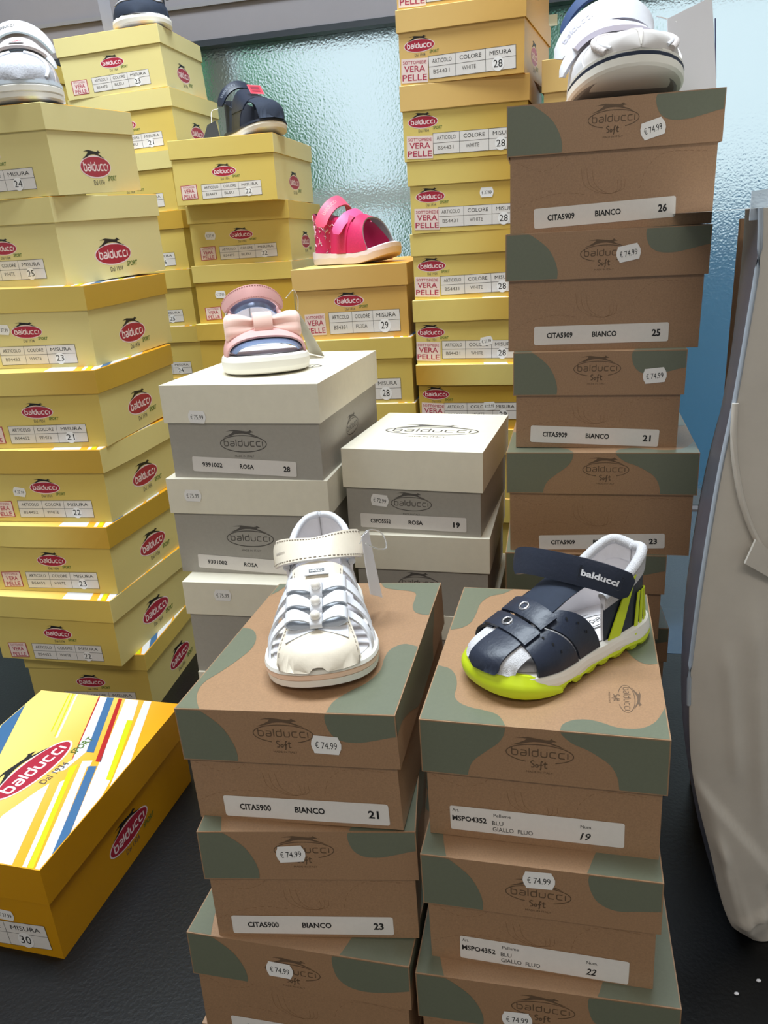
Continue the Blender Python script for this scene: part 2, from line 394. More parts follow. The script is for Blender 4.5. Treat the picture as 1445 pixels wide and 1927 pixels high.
def body_mesh(W, D, hl, hb, m, m_side=None):
    mb = MB(); W2 = W/2 - OV; z1 = hb + hl - 0.004
    v, f = boxv(-W2, W2, OV, D-OV, 0, z1)
    for i, q in enumerate(f): mb.add(v, [q], (m_side or m) if i in (3, 5) else m)
    return mb
class Fr: pass
def frames(b):
    W, D, hl, hb = b[3:7]; f = Fr(); s = 1
    f.lf = plane((0, 0, 0), (1,0,0), (0,0,1)); f.bf = plane((0, OV, 0), (1,0,0), (0,0,1))
    f.ls = plane((W/2, 0, 0), (0,1,0), (0,0,1)); f.bs = plane((W/2-OV, 0, 0), (0,1,0), (0,0,1))
    f.top = plane((0, 0, hl+hb), (1,0,0), (0,1,0))
    return f
def clampp(pts, e=0.4965): return [(max(-e, min(e, x)), y) for x, y in pts]

# olive patches of the kraft lids, fractions of the front panel (x/W, z/lid) or of the top (x/W, y/D)
PL = [(-.385,1),(-.329,.833),(-.283,.655),(-.249,.401),(-.235,.179),(-.237,0)]
PR = [(.198,1),(.192,.907),(.198,.748),(.219,.59),(.262,.489),(.329,.472),(.397,.52),(.464,.585),(.5,.609)]
QL = [(-.139,1),(-.148,.823),(-.174,.666),(-.224,.496),(-.271,.325),(-.293,.163),(-.301,0)]
QR = [(.078,1),(.09,.917),(.129,.79),(.183,.704),(.23,.598),(.277,.455),(.305,.25),(.315,0)]
RR_ = [(.172,1),(.166,.899),(.17,.68),(.187,.47),(.226,.324),(.282,.263),(.346,.278),(.427,.355),(.5,.445)]
SR = [(.211,1),(.206,.877),(.216,.69),(.24,.509),(.281,.397),(.336,.355),(.407,.4),(.5,.449)]
TOP_G = [ # closed outlines on the lid top
 [(-.38,0),(-.441,.076),(-.46,.159),(-.415,.242),(-.377,.325),(-.355,.405),(-.375,.489),(-.432,.554),(-.5,.571),'e',(-.5,0)],
 [(.2,0),(.21,.067),(.264,.132),(.32,.183),(.357,.262),(.353,.342),(.365,.41),(.421,.451),(.5,.432),'e',(.5,0)],
 [(-.44,1),(-.46,.93),(-.5,.87),'e',(-.5,1)],
 [(.139,1),(.179,.95),(.253,.926),(.338,.912),(.377,.885),(.384,.823),(.388,.764),(.414,.713),(.46,.691),(.5,.688),'e',(.5,1)]]
TOP_H = [
 [(-.139,0),(-.156,.033),(-.185,.062),(-.242,.078),(-.302,.089),(-.352,.112),(-.379,.15),(-.38,.2),(-.39,.25),(-.41,.29),(-.44,.319),(-.5,.335),'e',(-.5,0)],
 [(-.219,1),(-.268,.952),(-.34,.916),(-.38,.846),(-.387,.76),(-.4,.678),(-.437,.629),(-.5,.602),'e',(-.5,1)],
 [(.33,1),(.36,.86),(.365,.73),(.352,.62),(.36,.54),(.388,.478),(.424,.442),(.456,.432),(.5,.441),'e',(.5,1)],
 [(.078,0),(.088,.035),(.127,.062),(.182,.072),(.237,.063),(.29,.045),(.342,.04),(.396,.05),(.444,.082),(.475,.128),(.5,.18),'e',(.5,0)]]
TOP_P = [[(-.385,0),(-.42,.1),(-.43,.2),(-.4,.32),(-.43,.42),(-.5,.5),'e',(-.5,0)], [(.2,0),(.24,.1),(.3,.2),(.33,.35),(.4,.46),(.5,.47),'e',(.5,0)],
         [(.2,1),(.28,.9),(.38,.86),(.4,.74),(.5,.7),'e',(.5,1)]]
def patch2(mb, fr, outline, sx, sy, m, ox=0, oy=0, lay=0, e=0.0007):
    cur = [p for p in outline if p != 'e']; k = outline.index('e') if 'e' in outline else len(outline)
    pts = [(p.x, p.y) for p in cr(outline[:k], 5)] + [tuple(p) for p in outline[k+1:]]
    W2 = sx/2 - e
    q = [(max(-W2, min(W2, x*sx)) + ox, max(e, min(sy-e, y*sy)) + oy) for x, y in pts]
    a = sum(q[i][0]*q[(i+1) % len(q)][1] - q[(i+1) % len(q)][0]*q[i][1] for i in range(len(q)))
    if a < 0: q.reverse()
    poly(mb, fr, q, m, lay)
STRIPES = [('S_RED',[(-.07,1),(-.06,1),(.152,.556),(.146,.556)]),('S_WHITE',[(-.06,1),(-.011,1),(.189,.609),(.165,.49),(.105,.46),(.152,.556)]),
 ('S_BLUE',[(-.011,1),(.038,1),(.238,.61),(.19,.61)]),('S_RED',[(.072,1),(.099,1),(.327,.56),(.293,.56)]),
 ('S_WHITE',[(.121,1),(.213,1),(.291,.847),(.257,.845),(.441,.466),(.47,.464),(.5,.38),(.5,.18),(.46,.25)]),('S_LIME',[(.257,.845),(.296,.844),(.475,.464),(.441,.466)]),
 ('S_WHITE',[(.252,1),(.302,1),(.5,.58),(.5,.43)]),('S_WHITE',[(.216,.554),(.272,.563),(.286,.529),(.273,.525),(.497,.075),(.5,.002),(.472,.002)]),
 ('S_BLUE',[(.28,.528),(.325,.534),(.5,.175),(.5,.07)]),('S_WHITE',[(.222,.44),(.2,.42),(.402,.002),(.426,.002)]),
 ('S_LIME',[(.21,.533),(.178,.508),(.206,.457),(.43,.002),(.462,.002),(.253,.424)]),('S_WHITE',[(.151,.406),(.125,.361),(.065,.21),(.09,.127),(.12,.033),(.13,.002),(.346,.002)]),
 ('S_PINK',[(.164,.292),(.192,.297),(.263,.16),(.235,.142)]),('S_LIME',[(-.288,1),(-.28,1),(-.138,.714),(-.144,.711)]),('S_LIME',[(-.262,1),(-.253,1),(-.088,.686),(-.092,.683)]),
 ('S_WHITE',[(-.236,1),(-.224,1),(-.063,.677),(-.076,.673)]),('S_BLUE',[(-.5,.88),(-.5,.72),(-.33,.4),(-.25,.44)])]
def stripes(mb, fr, W, D):
    for k, (mn, pts) in enumerate(STRIPES):
        q = [(max(-W/2+.001, min(W/2-.001, x*W)), max(.001, min(D-.001, y*D))) for x, y in pts]
        a = sum(q[i][0]*q[(i+1) % len(q)][1] - q[(i+1) % len(q)][0]*q[i][1] for i in range(len(q)))
        if a < 0: q.reverse()
        poly(mb, fr, q, globals()[mn], 1 if mn in ('S_LIME', 'S_BLUE', 'S_PINK') else 0)
def rrect(x, y, w, h, r, n=5):
    pts = []
    for cx, cy, a in ((x+w/2-r, y+h/2-r, 0), (x-w/2+r, y+h/2-r, 90), (x-w/2+r, y-h/2+r, 180), (x+w/2-r, y-h/2+r, 270)):
        pts += [(cx + r*math.cos(R(a+90*i/n)), cy + r*math.sin(R(a+90*i/n))) for i in range(n+1)]
    return pts
def price_sticker(root, fr, cx, cy, ang, txt, w=0.0186, h=0.0122, lay=4):
    mb = MB(); g = sub(fr, cx, cy, ang)
    pts = [(-.41,-.5),(.40,-.5),(.43,-.36),(.49,-.16),(.5,.08),(.46,.28),(.41,.42),(.40,.5),(-.40,.5),(-.42,.38),(-.48,.2),(-.5,-.04),(-.47,-.26),(-.42,-.4)]
    poly(mb, g, [(x*w, y*h) for x, y in pts], STICK, lay)
    text(mb, g, '€', -.3*w, -.02*h, h*.34, INK, lay+1, w=w*.11)
    text(mb, g, txt, .1*w, -.02*h, h*.36, INK, lay+1, w=w*.52)
    return mb.build('price_sticker', root)
def strip_label(root, fr, r, t1, t2, t3, lay=2):
    cx, cy, w, h, ang = r; mb = MB(); g = sub(fr, cx, cy, ang)
    poly(mb, g, rrect(0, 0, w, h, .0016), LABEL, lay)
    text(mb, g, t1, -.305*w, .0*h, h*.27, INK, lay+1, w=w*.195, bold=.03)
    text(mb, g, t2, .03*w, .0*h, h*.27, INK, lay+1, w=w*(.182 if len(t2) > 4 else .135), bold=.03)
    text(mb, g, t3, .41*w, -.02*h, h*.34, INK, lay+1, w=w*.062, bold=.034)
    return mb.build('size_label', root)
def form_label(root, fr, r, num, lay=2):
    cx, cy, w, h, ang = r; mb = MB(); g = sub(fr, cx, cy, ang)
    poly(mb, g, rrect(0, 0, w, h, .0013), LABEL, lay)
    text(mb, g, 'Art.', -.465*w, .34*h, h*.13, INK, lay+1, w=w*.04)
    text(mb, g, 'MSPO4352', -.385*w, -.0*h, h*.2, INK, lay+1, w=w*.205, bold=.03)
    text(mb, g, 'Pellame', -.19*w, .27*h, h*.13, INK, lay+1, w=w*.1)
    text(mb, g, 'BLU', -.217*w, -.05*h, h*.17, INK, lay+1, w=w*.065)
    text(mb, g, 'GIALLO  FLUO', -.13*w, -.31*h, h*.17, INK, lay+1, w=w*.235)
    text(mb, g, 'Num.', .29*w, .2*h, h*.13, INK, lay+1, w=w*.065)
    text(mb, g, num, .285*w, -.2*h, h*.27, INK, lay+1, w=w*.062, bold=.02, shear=.3)
    return mb.build('size_label', root)
def table_label(root, fr, r, art, col, num, lay=2, cols=(.33, .625)):
    cx, cy, w, h, ang = r; mb = MB(); g = sub(fr, cx, cy, ang); lw = .0004
    rectp(mb, g, 0, 0, w, h, LABEL, lay)
    for y in (-h/2, 0.03*h, h/2): rectp(mb, g, 0, y, w+lw, lw, INK, lay+1)
    for x in (-.5, cols[0]-.5, cols[1]-.5, .5): rectp(mb, g, x*w, 0, lw, h, INK, lay+1)
    cc = [cols[0]/2-.5, (cols[0]+cols[1])/2-.5, (cols[1]+1)/2-.5]; cw = [cols[0], cols[1]-cols[0], 1-cols[1]]
    for s, c, k in zip(('ARTICOLO', 'COLORE', 'MISURA'), cc, cw): text(mb, g, s, c*w, .27*h, h*.18, INK, lay+1, w=w*k*.72)
    text(mb, g, art, (cc[0]-.01)*w, -.2*h, h*.17, INK_SOFT, lay+1, w=w*.19)
    text(mb, g, col, (cc[1]-.02)*w, -.19*h, h*.18, INK_SOFT, lay+1, w=w*.16)
    if num:
        ellip(mb, g, (cc[2]-.03)*w, -.22*h, h*.3, h*.32, STICK, lay+2, 20)
        text(mb, g, num, (cc[2]-.03)*w, -.2*h, h*.32, INK, lay+3, w=w*.1)
    return mb.build('size_label', root)
def leather_label(root, fr, r, border, lay=2):
    cx, cy, w, h, ang = r; mb = MB(); g = sub(fr, cx, cy, ang)
    if border: rectp(mb, g, 0, 0, w, h, PINKRED, lay); rectp(mb, g, 0, 0, w*.92, h*.91, LABEL_P, lay+1)
    else: rectp(mb, g, 0, 0, w, h, LABEL_P, lay+1)
    text(mb, g, 'SOTTOPIEDE', 0, .34*h, h*.13, PINKRED, lay+2, w=w*(.7 if border else .88), bold=0 if border else .01)
    text(mb, g, 'VERA', 0, .08*h, h*.25, PINKRED, lay+2, w=w*(.62 if border else .8), bold=.012)
    text(mb, g, 'PELLE', 0, -.28*h, h*.25, PINKRED, lay+2, w=w*(.72 if border else .92), bold=.012)
    o = mb.build('leather_sticker', root); return o
def dash(mb, fr, pts, m, seg=.0022, gap=.0014, w=.00022):
    P = cr(pts, 14); acc = 0; cur = []; on = True
    for a, b in zip(P, P[1:]):
        if on:
            if not cur: cur = [(a.x, a.y)]
            cur.append((b.x, b.y))
        acc += (b-a).length
        if acc > (seg if on else gap):
            if on and len(cur) > 1: stroke(mb, fr, cur, w, m)
            cur = []; on = not on; acc = 0
def new_root(b, label, group): return thing('shoe_box', label, 'shoe box', box_frame(b), group)

DS = {'yellow boxes under the navy sandal': .955, 'yellow boxes under the fuchsia sandal': 1.02, 'tan yellow boxes in the tall middle tower': .90}
def yellow_box(b, label, group, lid='mid', body='mid', side=None, lid_side=None, table=None, leather=None, logo=None, slogo=None, price=None, top='orange_top', plain=False, border=True, stripe=True):
    k = DS.get(group, 1.0)                                # printed sheets of the larger and smaller box formats
    if k != 1:
        if table: table = (tuple(q*k for q in table[0][:4]) + table[0][4:],) + tuple(table[1:])
        if leather: leather = tuple(q*k for q in leather[:4]) + tuple(leather[4:])
        if logo: logo = tuple(q*k for q in logo)
        slogo = tuple(q*k for q in (slogo or (.1, .031, .066)))
        if price: price = (price[0]*k, price[1]*k) + tuple(price[2:])
    W, D, hl, hb = b[3:7]; r = new_root(b, label, group); f = frames(b)
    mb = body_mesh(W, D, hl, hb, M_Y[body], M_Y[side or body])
    if not plain:
        if logo: logo_red(mb, sub(f.bf, *logo[:2]), logo[2])
        s = slogo or (.1, .031, .066); logo_red(mb, sub(f.bs, s[0], s[1]), s[2])
    mb.build('body', r)
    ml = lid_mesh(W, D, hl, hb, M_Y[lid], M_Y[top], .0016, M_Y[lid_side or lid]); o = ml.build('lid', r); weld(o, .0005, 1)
    if not plain and stripe:
        md = MB(); stripes(md, f.top, W, D)
        if top == 'orange_top' and b is BOX['K1']: logo_red(md, sub(f.top, -.002, .119, 80.7), .094, 2)
        append(o, md)
    if table: table_label(r, f.bf, *table)
    if leather: leather_label(r, f.bf, leather, border)
    if price: price_sticker(r, f.bf if len(price) < 5 else price[4], *price[:4])
    return r
def kraft_box(b, label, group, left=PL, right=PR, top=TOP_P, logo=(0, .075), sticker=None, strip=None, form=None, toplogo=None, plain=False):
    W, D, hl, hb = b[3:7]; r = new_root(b, label, group); f = frames(b)
    mb = body_mesh(W, D, hl, hb, KRAFT)
    if not plain:
        z = hb
        dash(mb, f.bf, [(-.46*W, z*.93),(-.34*W, z*.8),(-.25*W, z*.86),(-.2*W, z*1.0)], INK_FAINT)
        dash(mb, f.bf, [(-.47*W, z*.3),(-.38*W, z*.42),(-.25*W, z*.5),(-.12*W, z*.47)], INK_FAINT)
        dash(mb, f.bf, [(.14*W, z*.5),(.17*W, z*.75),(.26*W, z*.92),(.45*W, z*.9)], INK_FAINT)
        for k in range(3): stroke(mb, f.bf, [(p.x, p.y) for p in cr([(-.14*W+k*.004, z*.8),(-.12*W+k*.004, z*.58),(-.03*W+k*.002, z*.46),(.06*W-k*.002, z*.5),(.07*W-k*.003, z*.62)], 5)], .0002, INK_FAINT)
    mb.build('body', r)
    ml = lid_mesh(W, D, hl, hb, KRAFT, KRAFT); o = ml.build('lid', r); weld(o, .0009, 2)
    if not plain:
        md = MB(); g = sub(f.lf, 0, hb)
        patch2(md, g, left + ['e', (-.5, 0), (-.5, 1)], W, hl, OLIVE)
        patch2(md, g, right + (['e', (.5, 1)] if right[-1][1] > .2 else ['e', (.5, 0), (.5, 1)]), W, hl, OLIVE)
        # right side panel: patch wraps round the corner
        gs = sub(f.ls, D/2, hb)
        if right[-1][1] > .2: patch2(md, gs, [(-.5, right[-1][1]),(-.42,.62),(-.3,.4),(-.18,.1),(-.1,0),'e',(.18,0),(.2,.4),(.3,1),(-.5,1)], D, hl, OLIVE)
        else: patch2(md, gs, [(-.38,0),(-.33,.35),(-.25,.7),(-.2,1),'e',(-.5,1),(-.5,0)], D, hl, OLIVE)
        for q in top: patch2(md, f.top, q, W, D, OLIVE)
        logo_line(md, sub(f.lf, *logo), .0376, INK_BROWN)
        if toplogo: logo_line(md, sub(f.top, *toplogo), .029, INK_BROWN)
        append(o, md)
    if sticker: price_sticker(r, f.lf, *sticker)
    if strip: strip_label(r, f.bf, *strip)
    if form: form_label(r, f.bf, *form)
    return r
def white_box(b, label, group, logo=None, sticker=None, strip=None, toplogo=None, sidelogo=None, plain=False):
    W, D, hl, hb = b[3:7]; r = new_root(b, label, group); f = frames(b)
    mb = body_mesh(W, D, hl, hb, GREY)
    if logo: logo_line(mb, sub(f.bf, logo[0], logo[1]), logo[2], INK_SOFT, False)
    if sidelogo: logo_line(mb, sub(f.bs, *sidelogo), .046, INK_SOFT, False)
    mb.build('body', r)
    ml = lid_mesh(W, D, hl, hb, IVORY, IVORY); o = ml.build('lid', r); weld(o, .0011, 2)
    if toplogo:
        md = MB(); logo_line(md, sub(f.top, toplogo[0], toplogo[1]), toplogo[2], INK_SOFT, False); append(o, md)
    if sticker: price_sticker(r, getattr(f, sticker[0]), *sticker[1:])
    if strip: strip_label(r, f.bf, *strip)
    return r
def under(key, n, kind, label, group, **kw):
    """boxes that carry the stack down to the counter, below the ones in view"""
    b = BOX[key]; zb = b[9] - b[5] - b[6]; h = zb / n; out = []
    for i in range(n):
        c = list(b); c[9] = zb - i*h; c[5] = h*.36; c[6] = h*.64; c[7] = b[7]*max(0, 1-(i+1)/n); c[8] = b[8]*max(0, 1-(i+1)/n)
        c[0] += random.uniform(-.003, .003); c[2] += random.uniform(-.02, .02)
        lab = label % ('next below', 'two below', 'three below', 'four below', 'five below', 'six below', 'seven below', 'eight below')[i]
        out.append(kind(c, lab, group, plain=True, **kw))
    return out

# ------------------------------------------------------------------ the room
WA = R(-13); WE = Vector((math.cos(WA), math.sin(WA), 0)); WN = Vector((-math.sin(WA), math.cos(WA), 0)); W0 = Vector((-.4, 1.82, 0))
def wallbox(name, s0, s1, z0, z1, d0, d1, m):
    mb = MB(); v, f = boxv(s0, s1, d0, d1, z0, z1); mb.add([W0 + WE*a + WN*b + Vector((0,0,c)) for a, b, c in v], f, m)
    return mb.build(name)
WALL = mat('grey_plaster', (122, 118, 121), 0.8, noise=.06, scale=4)
WALL2 = mat('light_plaster', (205, 203, 200), 0.85)
DARK = mat('dark_frame', (34, 40, 46), 0.45)
struct(wallbox('wall_back', -1.8, 2.0, .988, 2.4, -.02, .12, WALL))
struct(wallbox('wall_back_left', -1.8, -1.25, -.9, .988, -.02, .12, WALL))
struct(wallbox('wall_back_right', 1.6, 2.0, -.9, .988, -.02, .12, WALL))
struct(wallbox('wall_back_low', -1.25, 1.6, -.9, .0, -.02, .12, WALL))
struct(wallbox('trim_1', -1.25, 1.6, .977, .988, -.024, .06, DARK))
struct(wallbox('trim_2', -1.8, 2.0, 1.045, 1.052, -.026, -.02, mat('grey_bead', (120, 118, 120), .6)))
def frosted():
    m = bpy.data.materials.new('frosted_glass'); m.use_nodes = True; nt = m.node_tree; p = nt.nodes['Principled BSDF']
    p.inputs['Base Color'].default_value = (.93, .98, .97, 1); p.inputs['Transmission Weight'].default_value = 1; p.inputs['Roughness'].default_value = .24; p.inputs['IOR'].default_value = 1.45
    tc = nt.nodes.new('ShaderNodeTexCoord')
    n = nt.nodes.new('ShaderNodeTexNoise'); n.inputs['Scale'].default_value = 330; n.inputs['Detail'].default_value = 3
    n2 = nt.nodes.new('ShaderNodeTexVoronoi'); n2.inputs['Scale'].default_value = 210
    a = nt.nodes.new('ShaderNodeMath'); a.operation = 'ADD'
    nt.links.new(tc.outputs['Object'], n.inputs['Vector']); nt.links.new(tc.outputs['Object'], n2.inputs['Vector'])
    nt.links.new(n.outputs[0], a.inputs[0]); nt.links.new(n2.outputs[0], a.inputs[1])
    b = nt.nodes.new('ShaderNodeBump'); b.inputs['Strength'].default_value = .25; b.inputs['Distance'].default_value = .0025
    nt.links.new(a.outputs[0], b.inputs['Height']); nt.links.new(b.outputs[0], p.inputs['Normal'])
    return m
struct(wallbox('window_1', -1.25, 1.6, .0, .977, .004, .009, frosted()))
mb = MB(); v, f = boxv(-1.9, 1.6, -2.4, 2.6, -.96, -.9); mb.add(v, f, mat('floor_tile', (120, 116, 110), .5, noise=.1, scale=3)); struct(mb.build('floor'))
mb = MB(); v, f = boxv(-1.9, 1.9, -2.4, 2.3, 2.4, 2.46); mb.add(v, f, WALL2); struct(mb.build('ceiling'))
mb = MB(); v, f = boxv(-1.9, -1.8, -2.4, 2.2, -.9, 2.4); mb.add(v, f, WALL2); struct(mb.build('wall_left'))
mb = MB(); v, f = boxv(1.5, 1.6, -2.4, 1.45, -.9, 2.4); mb.add(v, f, WALL2); struct(mb.build('wall_right'))
mb = MB(); v, f = boxv(-1.9, 1.6, -2.5, -2.4, -.9, 2.4); mb.add(v, f, WALL2); struct(mb.build('wall_front'))
# ceiling lamps (behind and above the view)
for i, (x, y, sx, sy) in enumerate(((-.2, .85, 1.4, .5), (-.25, -1.25, 1.6, .5))):
    r = thing('ceiling_lamp', ('long flat ceiling lamp above the stacks', 'wide flat ceiling lamp behind the viewer')[i], 'ceiling lamp', Matrix.Translation((x, y, 2.4)))
    mb = MB(); v, f = boxv(-sx/2-.03, sx/2+.03, -sy/2-.03, sy/2+.03, -.06, 0); mb.add(v, f, mat('white_metal', (235, 235, 235), .5)); mb.build('housing', r)
# counter: leatherette front field, smooth glossy back field
ct = thing('display_counter', 'black display counter carrying all the shoe box stacks', 'counter', Matrix.Translation((0, 0, -.9)))
def leatherette():
    m = mat('black_leatherette', (9, 10, 12), .38, bump=.25, bscale=260, spec=.4); return m
def qprism(mb, pts, z0, z1, m):
    n = len(pts); mb.add([(x, y, z0) for x, y in pts] + [(x, y, z1) for x, y in pts], [tuple(reversed(range(n))), tuple(range(n, 2*n))] + [(i, (i+1) % n, n+(i+1) % n, n+i) for i in range(n)], m)
def wp(s, d): p = W0 + WE*s + WN*d; return (p.x, p.y)
seam = -.638
mb = MB(); qprism(mb, [wp(-1.0, -1.55), wp(1.5, -1.55), wp(1.5, seam-.0015), wp(-1.0, seam-.0015)], .86, .9, leatherette()); mb.build('leather_top', ct)
mb = MB(); qprism(mb, [wp(-1.0, seam), wp(1.5, seam), wp(1.5, -.035), wp(-1.0, -.035)], .86, .9, mat('gloss_panel_blue_reflection', (34, 54, 74), .2)); mb.build('glossy_panel', ct)  # blue base colour paints in the window's reflection on the dark panel
mb = MB(); qprism(mb, [wp(-.98, -1.45), wp(1.45, -1.45), wp(1.45, -.06), wp(-.98, -.06)], 0, .859, mat('black_laminate', (26, 26, 28), .5)); mb.build('cabinet', ct)
# outdoors, seen only as blur through the frosted pane
mb = MB(); v, f = boxv(-4, 5, .5, 7, -1.0, -.9); mb.add([W0 + WE*a + WN*b + Vector((0,0,c)) for a, b, c in v], f, mat('paving', (170, 170, 168), .8)); tag(mb.build('pavement'), 'pale pavement outdoors behind the frosted window', 'pavement')
def blob(name, label, cat, s, d, z, rs, rd, rz, m, seed, n=40, amp=.18):
    rnd = random.Random(seed); mb = MB(); ph = [(rnd.uniform(2, 7), rnd.uniform(2, 7), rnd.uniform(0, 6)) for _ in range(6)]; vs_ = []
    for i in range(n+1):
        th = PI*i/n
        for j in range(n):
            p = 2*PI*j/n; k = 1 + amp*sum(math.sin(a*th*1.7+c)*math.sin(round(b)*p+c) for a, b, c in ph)/3
            q = W0 + WE*(s + rs*k*math.sin(th)*math.cos(p)) + WN*(d + rd*k*math.sin(th)*math.sin(p)) + Vector((0, 0, z + rz*k*math.cos(th)))
            vs_.append(q)
    mb.add(vs_, [(i*n+j, (i+1)*n+j, (i+1)*n+(j+1) % n, i*n+(j+1) % n) for i in range(n) for j in range(n)], m, True)
    return tag(mb.build(name), label, cat)
LEAF = mat('hedge_leaves', (112, 204, 146), .7, noise=.4, scale=14)
LEAF2 = mat('shrub_leaves', (110, 190, 150), .7, noise=.4, scale=12)
blob('hedge', 'light green hedge blurred behind the left of the window', 'hedge', -.85, 1.25, .42, .85, .45, 1.05, LEAF, 3)
blob('shrub', 'green shrub blurred behind the middle of the window', 'shrub', .66, 1.1, .45, .34, .3, 1.05, LEAF2, 5)
mb = MB(); v, f = boxv(.045, .1, .14, .19, -.9, 1.6); mb.add([W0 + WE*a + WN*b + Vector((0,0,c)) for a, b, c in v], f, mat('white_paint', (240, 244, 244), .5)); tag(mb.build('post'), 'white upright post blurred behind the frosted window', 'post')
mb = MB(); v, f = boxv(-.9, .5, .2, .24, .66, .705); mb.add([W0 + WE*a + WN*b + Vector((0,0,c)) for a, b, c in v], f, MATS['white_paint']); tag(mb.build('rail'), 'pale horizontal rail blurred behind the frosted window', 'rail')
mb = MB(); v, f = boxv(.5, 4.6, 1.9, 2.0, -.9, .62); mb.add([W0 + WE*a + WN*b + Vector((0,0,c)) for a, b, c in v], f, mat('blue_render', (96, 150, 190), .7)); tag(mb.build('garden_fence'), 'blue garden fence blurred behind the right of the window', 'fence')
mb = MB(); v, f = boxv(-1.6, .5, .5, .6, -.9, .45); mb.add([W0 + WE*a + WN*b + Vector((0,0,c)) for a, b, c in v], f, mat('grey_render', (150, 160, 156), .7)); tag(mb.build('planter'), 'grey low planter blurred behind the left of the window', 'planter')
mb = MB(); v, f = boxv(.748, .802, -.0006, .0035, .945, .963); mb.add([W0 + WE*a + WN*b + Vector((0,0,c)) for a, b, c in v], f, mat('cream_sticker', (250, 246, 214), .5)); tag(mb.build('window_sticker'), 'small cream sticker on the window pane under the dark frame', 'sticker')

# ------------------------------------------------------------------ the boxes
G_A = 'yellow boxes in the front left tower'; 
def A_tab(w, art='BS4452', col='WHITE'): return None
ta = lambda x, z, n, ang=.8, art='BS4452', col='WHITE', w=.1067, h=.0228: ((x, z, w, h, ang), art, col, n)
le = lambda x, z, w=.0296, h=.022, ang=3: (x, z, w, h, ang)
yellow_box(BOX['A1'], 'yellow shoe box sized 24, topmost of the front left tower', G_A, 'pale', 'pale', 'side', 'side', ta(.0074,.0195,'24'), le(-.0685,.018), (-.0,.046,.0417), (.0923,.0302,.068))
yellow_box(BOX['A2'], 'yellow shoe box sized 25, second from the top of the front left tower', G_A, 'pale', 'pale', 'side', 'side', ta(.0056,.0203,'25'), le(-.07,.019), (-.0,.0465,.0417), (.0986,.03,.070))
yellow_box(BOX['A3'], 'yellow shoe box sized 23, sticker by its logo, third from top of front left tower', G_A, 'mid', 'pale', 'pale', 'gold', ta(.0105,.0164,'23'), le(-.066,.0165), (.001,.0451,.0417), (.1027,.0291,.068), (-.0313,.0484,-4,'37.99'))
yellow_box(BOX['A4'], 'yellow shoe box sized 21 in the front left tower, under the size 23 box', G_A, 'p2g', 'mid', 'pale', 'gold', ta(.0115,.0176,'21',.5), le(-.0645,.0165), (.0027,.0457,.0417), (.1055,.0325,.068))
yellow_box(BOX['A5'], 'yellow shoe box sized 22 with tilted 37.99 sticker in the front left tower', G_A, 'gold', 'mid', 'pale', 'pale', ta(.0118,.0178,'22',.4), le(-.0645,.0165), (.0026,.0465,.0417), (.1012,.0341,.068), (-.0353,.0407,-8,'37.99'))
yellow_box(BOX['A6'], 'yellow shoe box sized 23 with dark gold lid, low in the front left tower', G_A, 'p2g', 'mid', 'pale', 'gold', ta(.0112,.0171,'23',1.2), le(-.0649,.0159), (.0013,.0444,.0417), (.1036,.0314,.068))
yellow_box(BOX['A7'], 'yellow shoe box sized 22 jutting out, second from the bottom of the front left tower', G_A, 'mid', 'mid', 'pale', 'pale', ta(.0138,.0156,'22',1.7), le(-.0632,.0141,.029,.0224,4), (.0046,.0425,.0417), (.1015,.0337,.068))
yellow_box(BOX['A8'], 'bottom yellow shoe box of the front left tower, half behind the striped lid', G_A, 'mid', 'mid', 'pale', 'mid', ta(.012,.0168,None), None, (.0018,.0435,.0417), (.1035,.0282,.068))
G_B = 'yellow boxes in the back left tower'
tb = lambda n, x=.0105, z=.0178: ta(x, z, n, .6, 'BS4472', 'BLEU', .1022, .0218)
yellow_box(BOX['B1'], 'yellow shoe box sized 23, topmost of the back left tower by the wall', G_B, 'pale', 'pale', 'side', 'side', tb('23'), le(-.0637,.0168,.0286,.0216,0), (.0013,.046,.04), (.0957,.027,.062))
yellow_box(BOX['B2'], 'yellow shoe box sized 21, second from the top of the back left tower', G_B, 'pale', 'mid', 'pale', 'pale', tb('21', .0148, .0195), None, (.0013,.046,.04), (.1048,.031,.062))
yellow_box(BOX['B3'], 'yellow shoe box third from the top of the back left tower, mostly hidden', G_B, 'pale', 'mid', None, None, tb('25'), None, (.0013,.046,.04))
yellow_box(BOX['B4'], 'yellow shoe box with gold lid, fourth from the top of the back left tower', G_B, 'gold', 'mid', None, None, tb('26'), None, (.0013,.046,.04))
yellow_box(BOX['B5'], 'yellow shoe box sized 25, fifth from the top of the back left tower', G_B, 'mid', 'mid', None, None, tb('25'), None, (.0013,.046,.04))
yellow_box(BOX['B6'], 'yellow shoe box sized 24 in the back left tower, beside the pink bow sandal box', G_B, 'mid', 'mid', None, None, tb('24'), None, (.0013,.046,.04))
under('B6', 4, yellow_box, 'yellow shoe box %s the size 24 box of the back left tower', G_B)
G_C = 'yellow boxes under the navy sandal'
tc_ = lambda n, x=.0105, z=.0195, w=.104: ta(x, z, n, .7, 'BS4473', 'BLEU', w, .0222)
cs = BOX['C1'][3]/.16
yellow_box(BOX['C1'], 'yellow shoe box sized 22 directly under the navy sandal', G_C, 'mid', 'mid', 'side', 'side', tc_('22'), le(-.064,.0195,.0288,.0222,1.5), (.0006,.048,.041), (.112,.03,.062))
yellow_box(BOX['C2'], 'yellow shoe box sized 22 with price sticker, second below the navy sandal', G_C, 'mid', 'mid', 'pale', 'mid', tc_('22', .0122), le(-.0615,.0195,.0288,.0222,1.5), (.0025,.0475,.041), (.112,.031,.062), (-.054,.0487,-2,'37.99'))
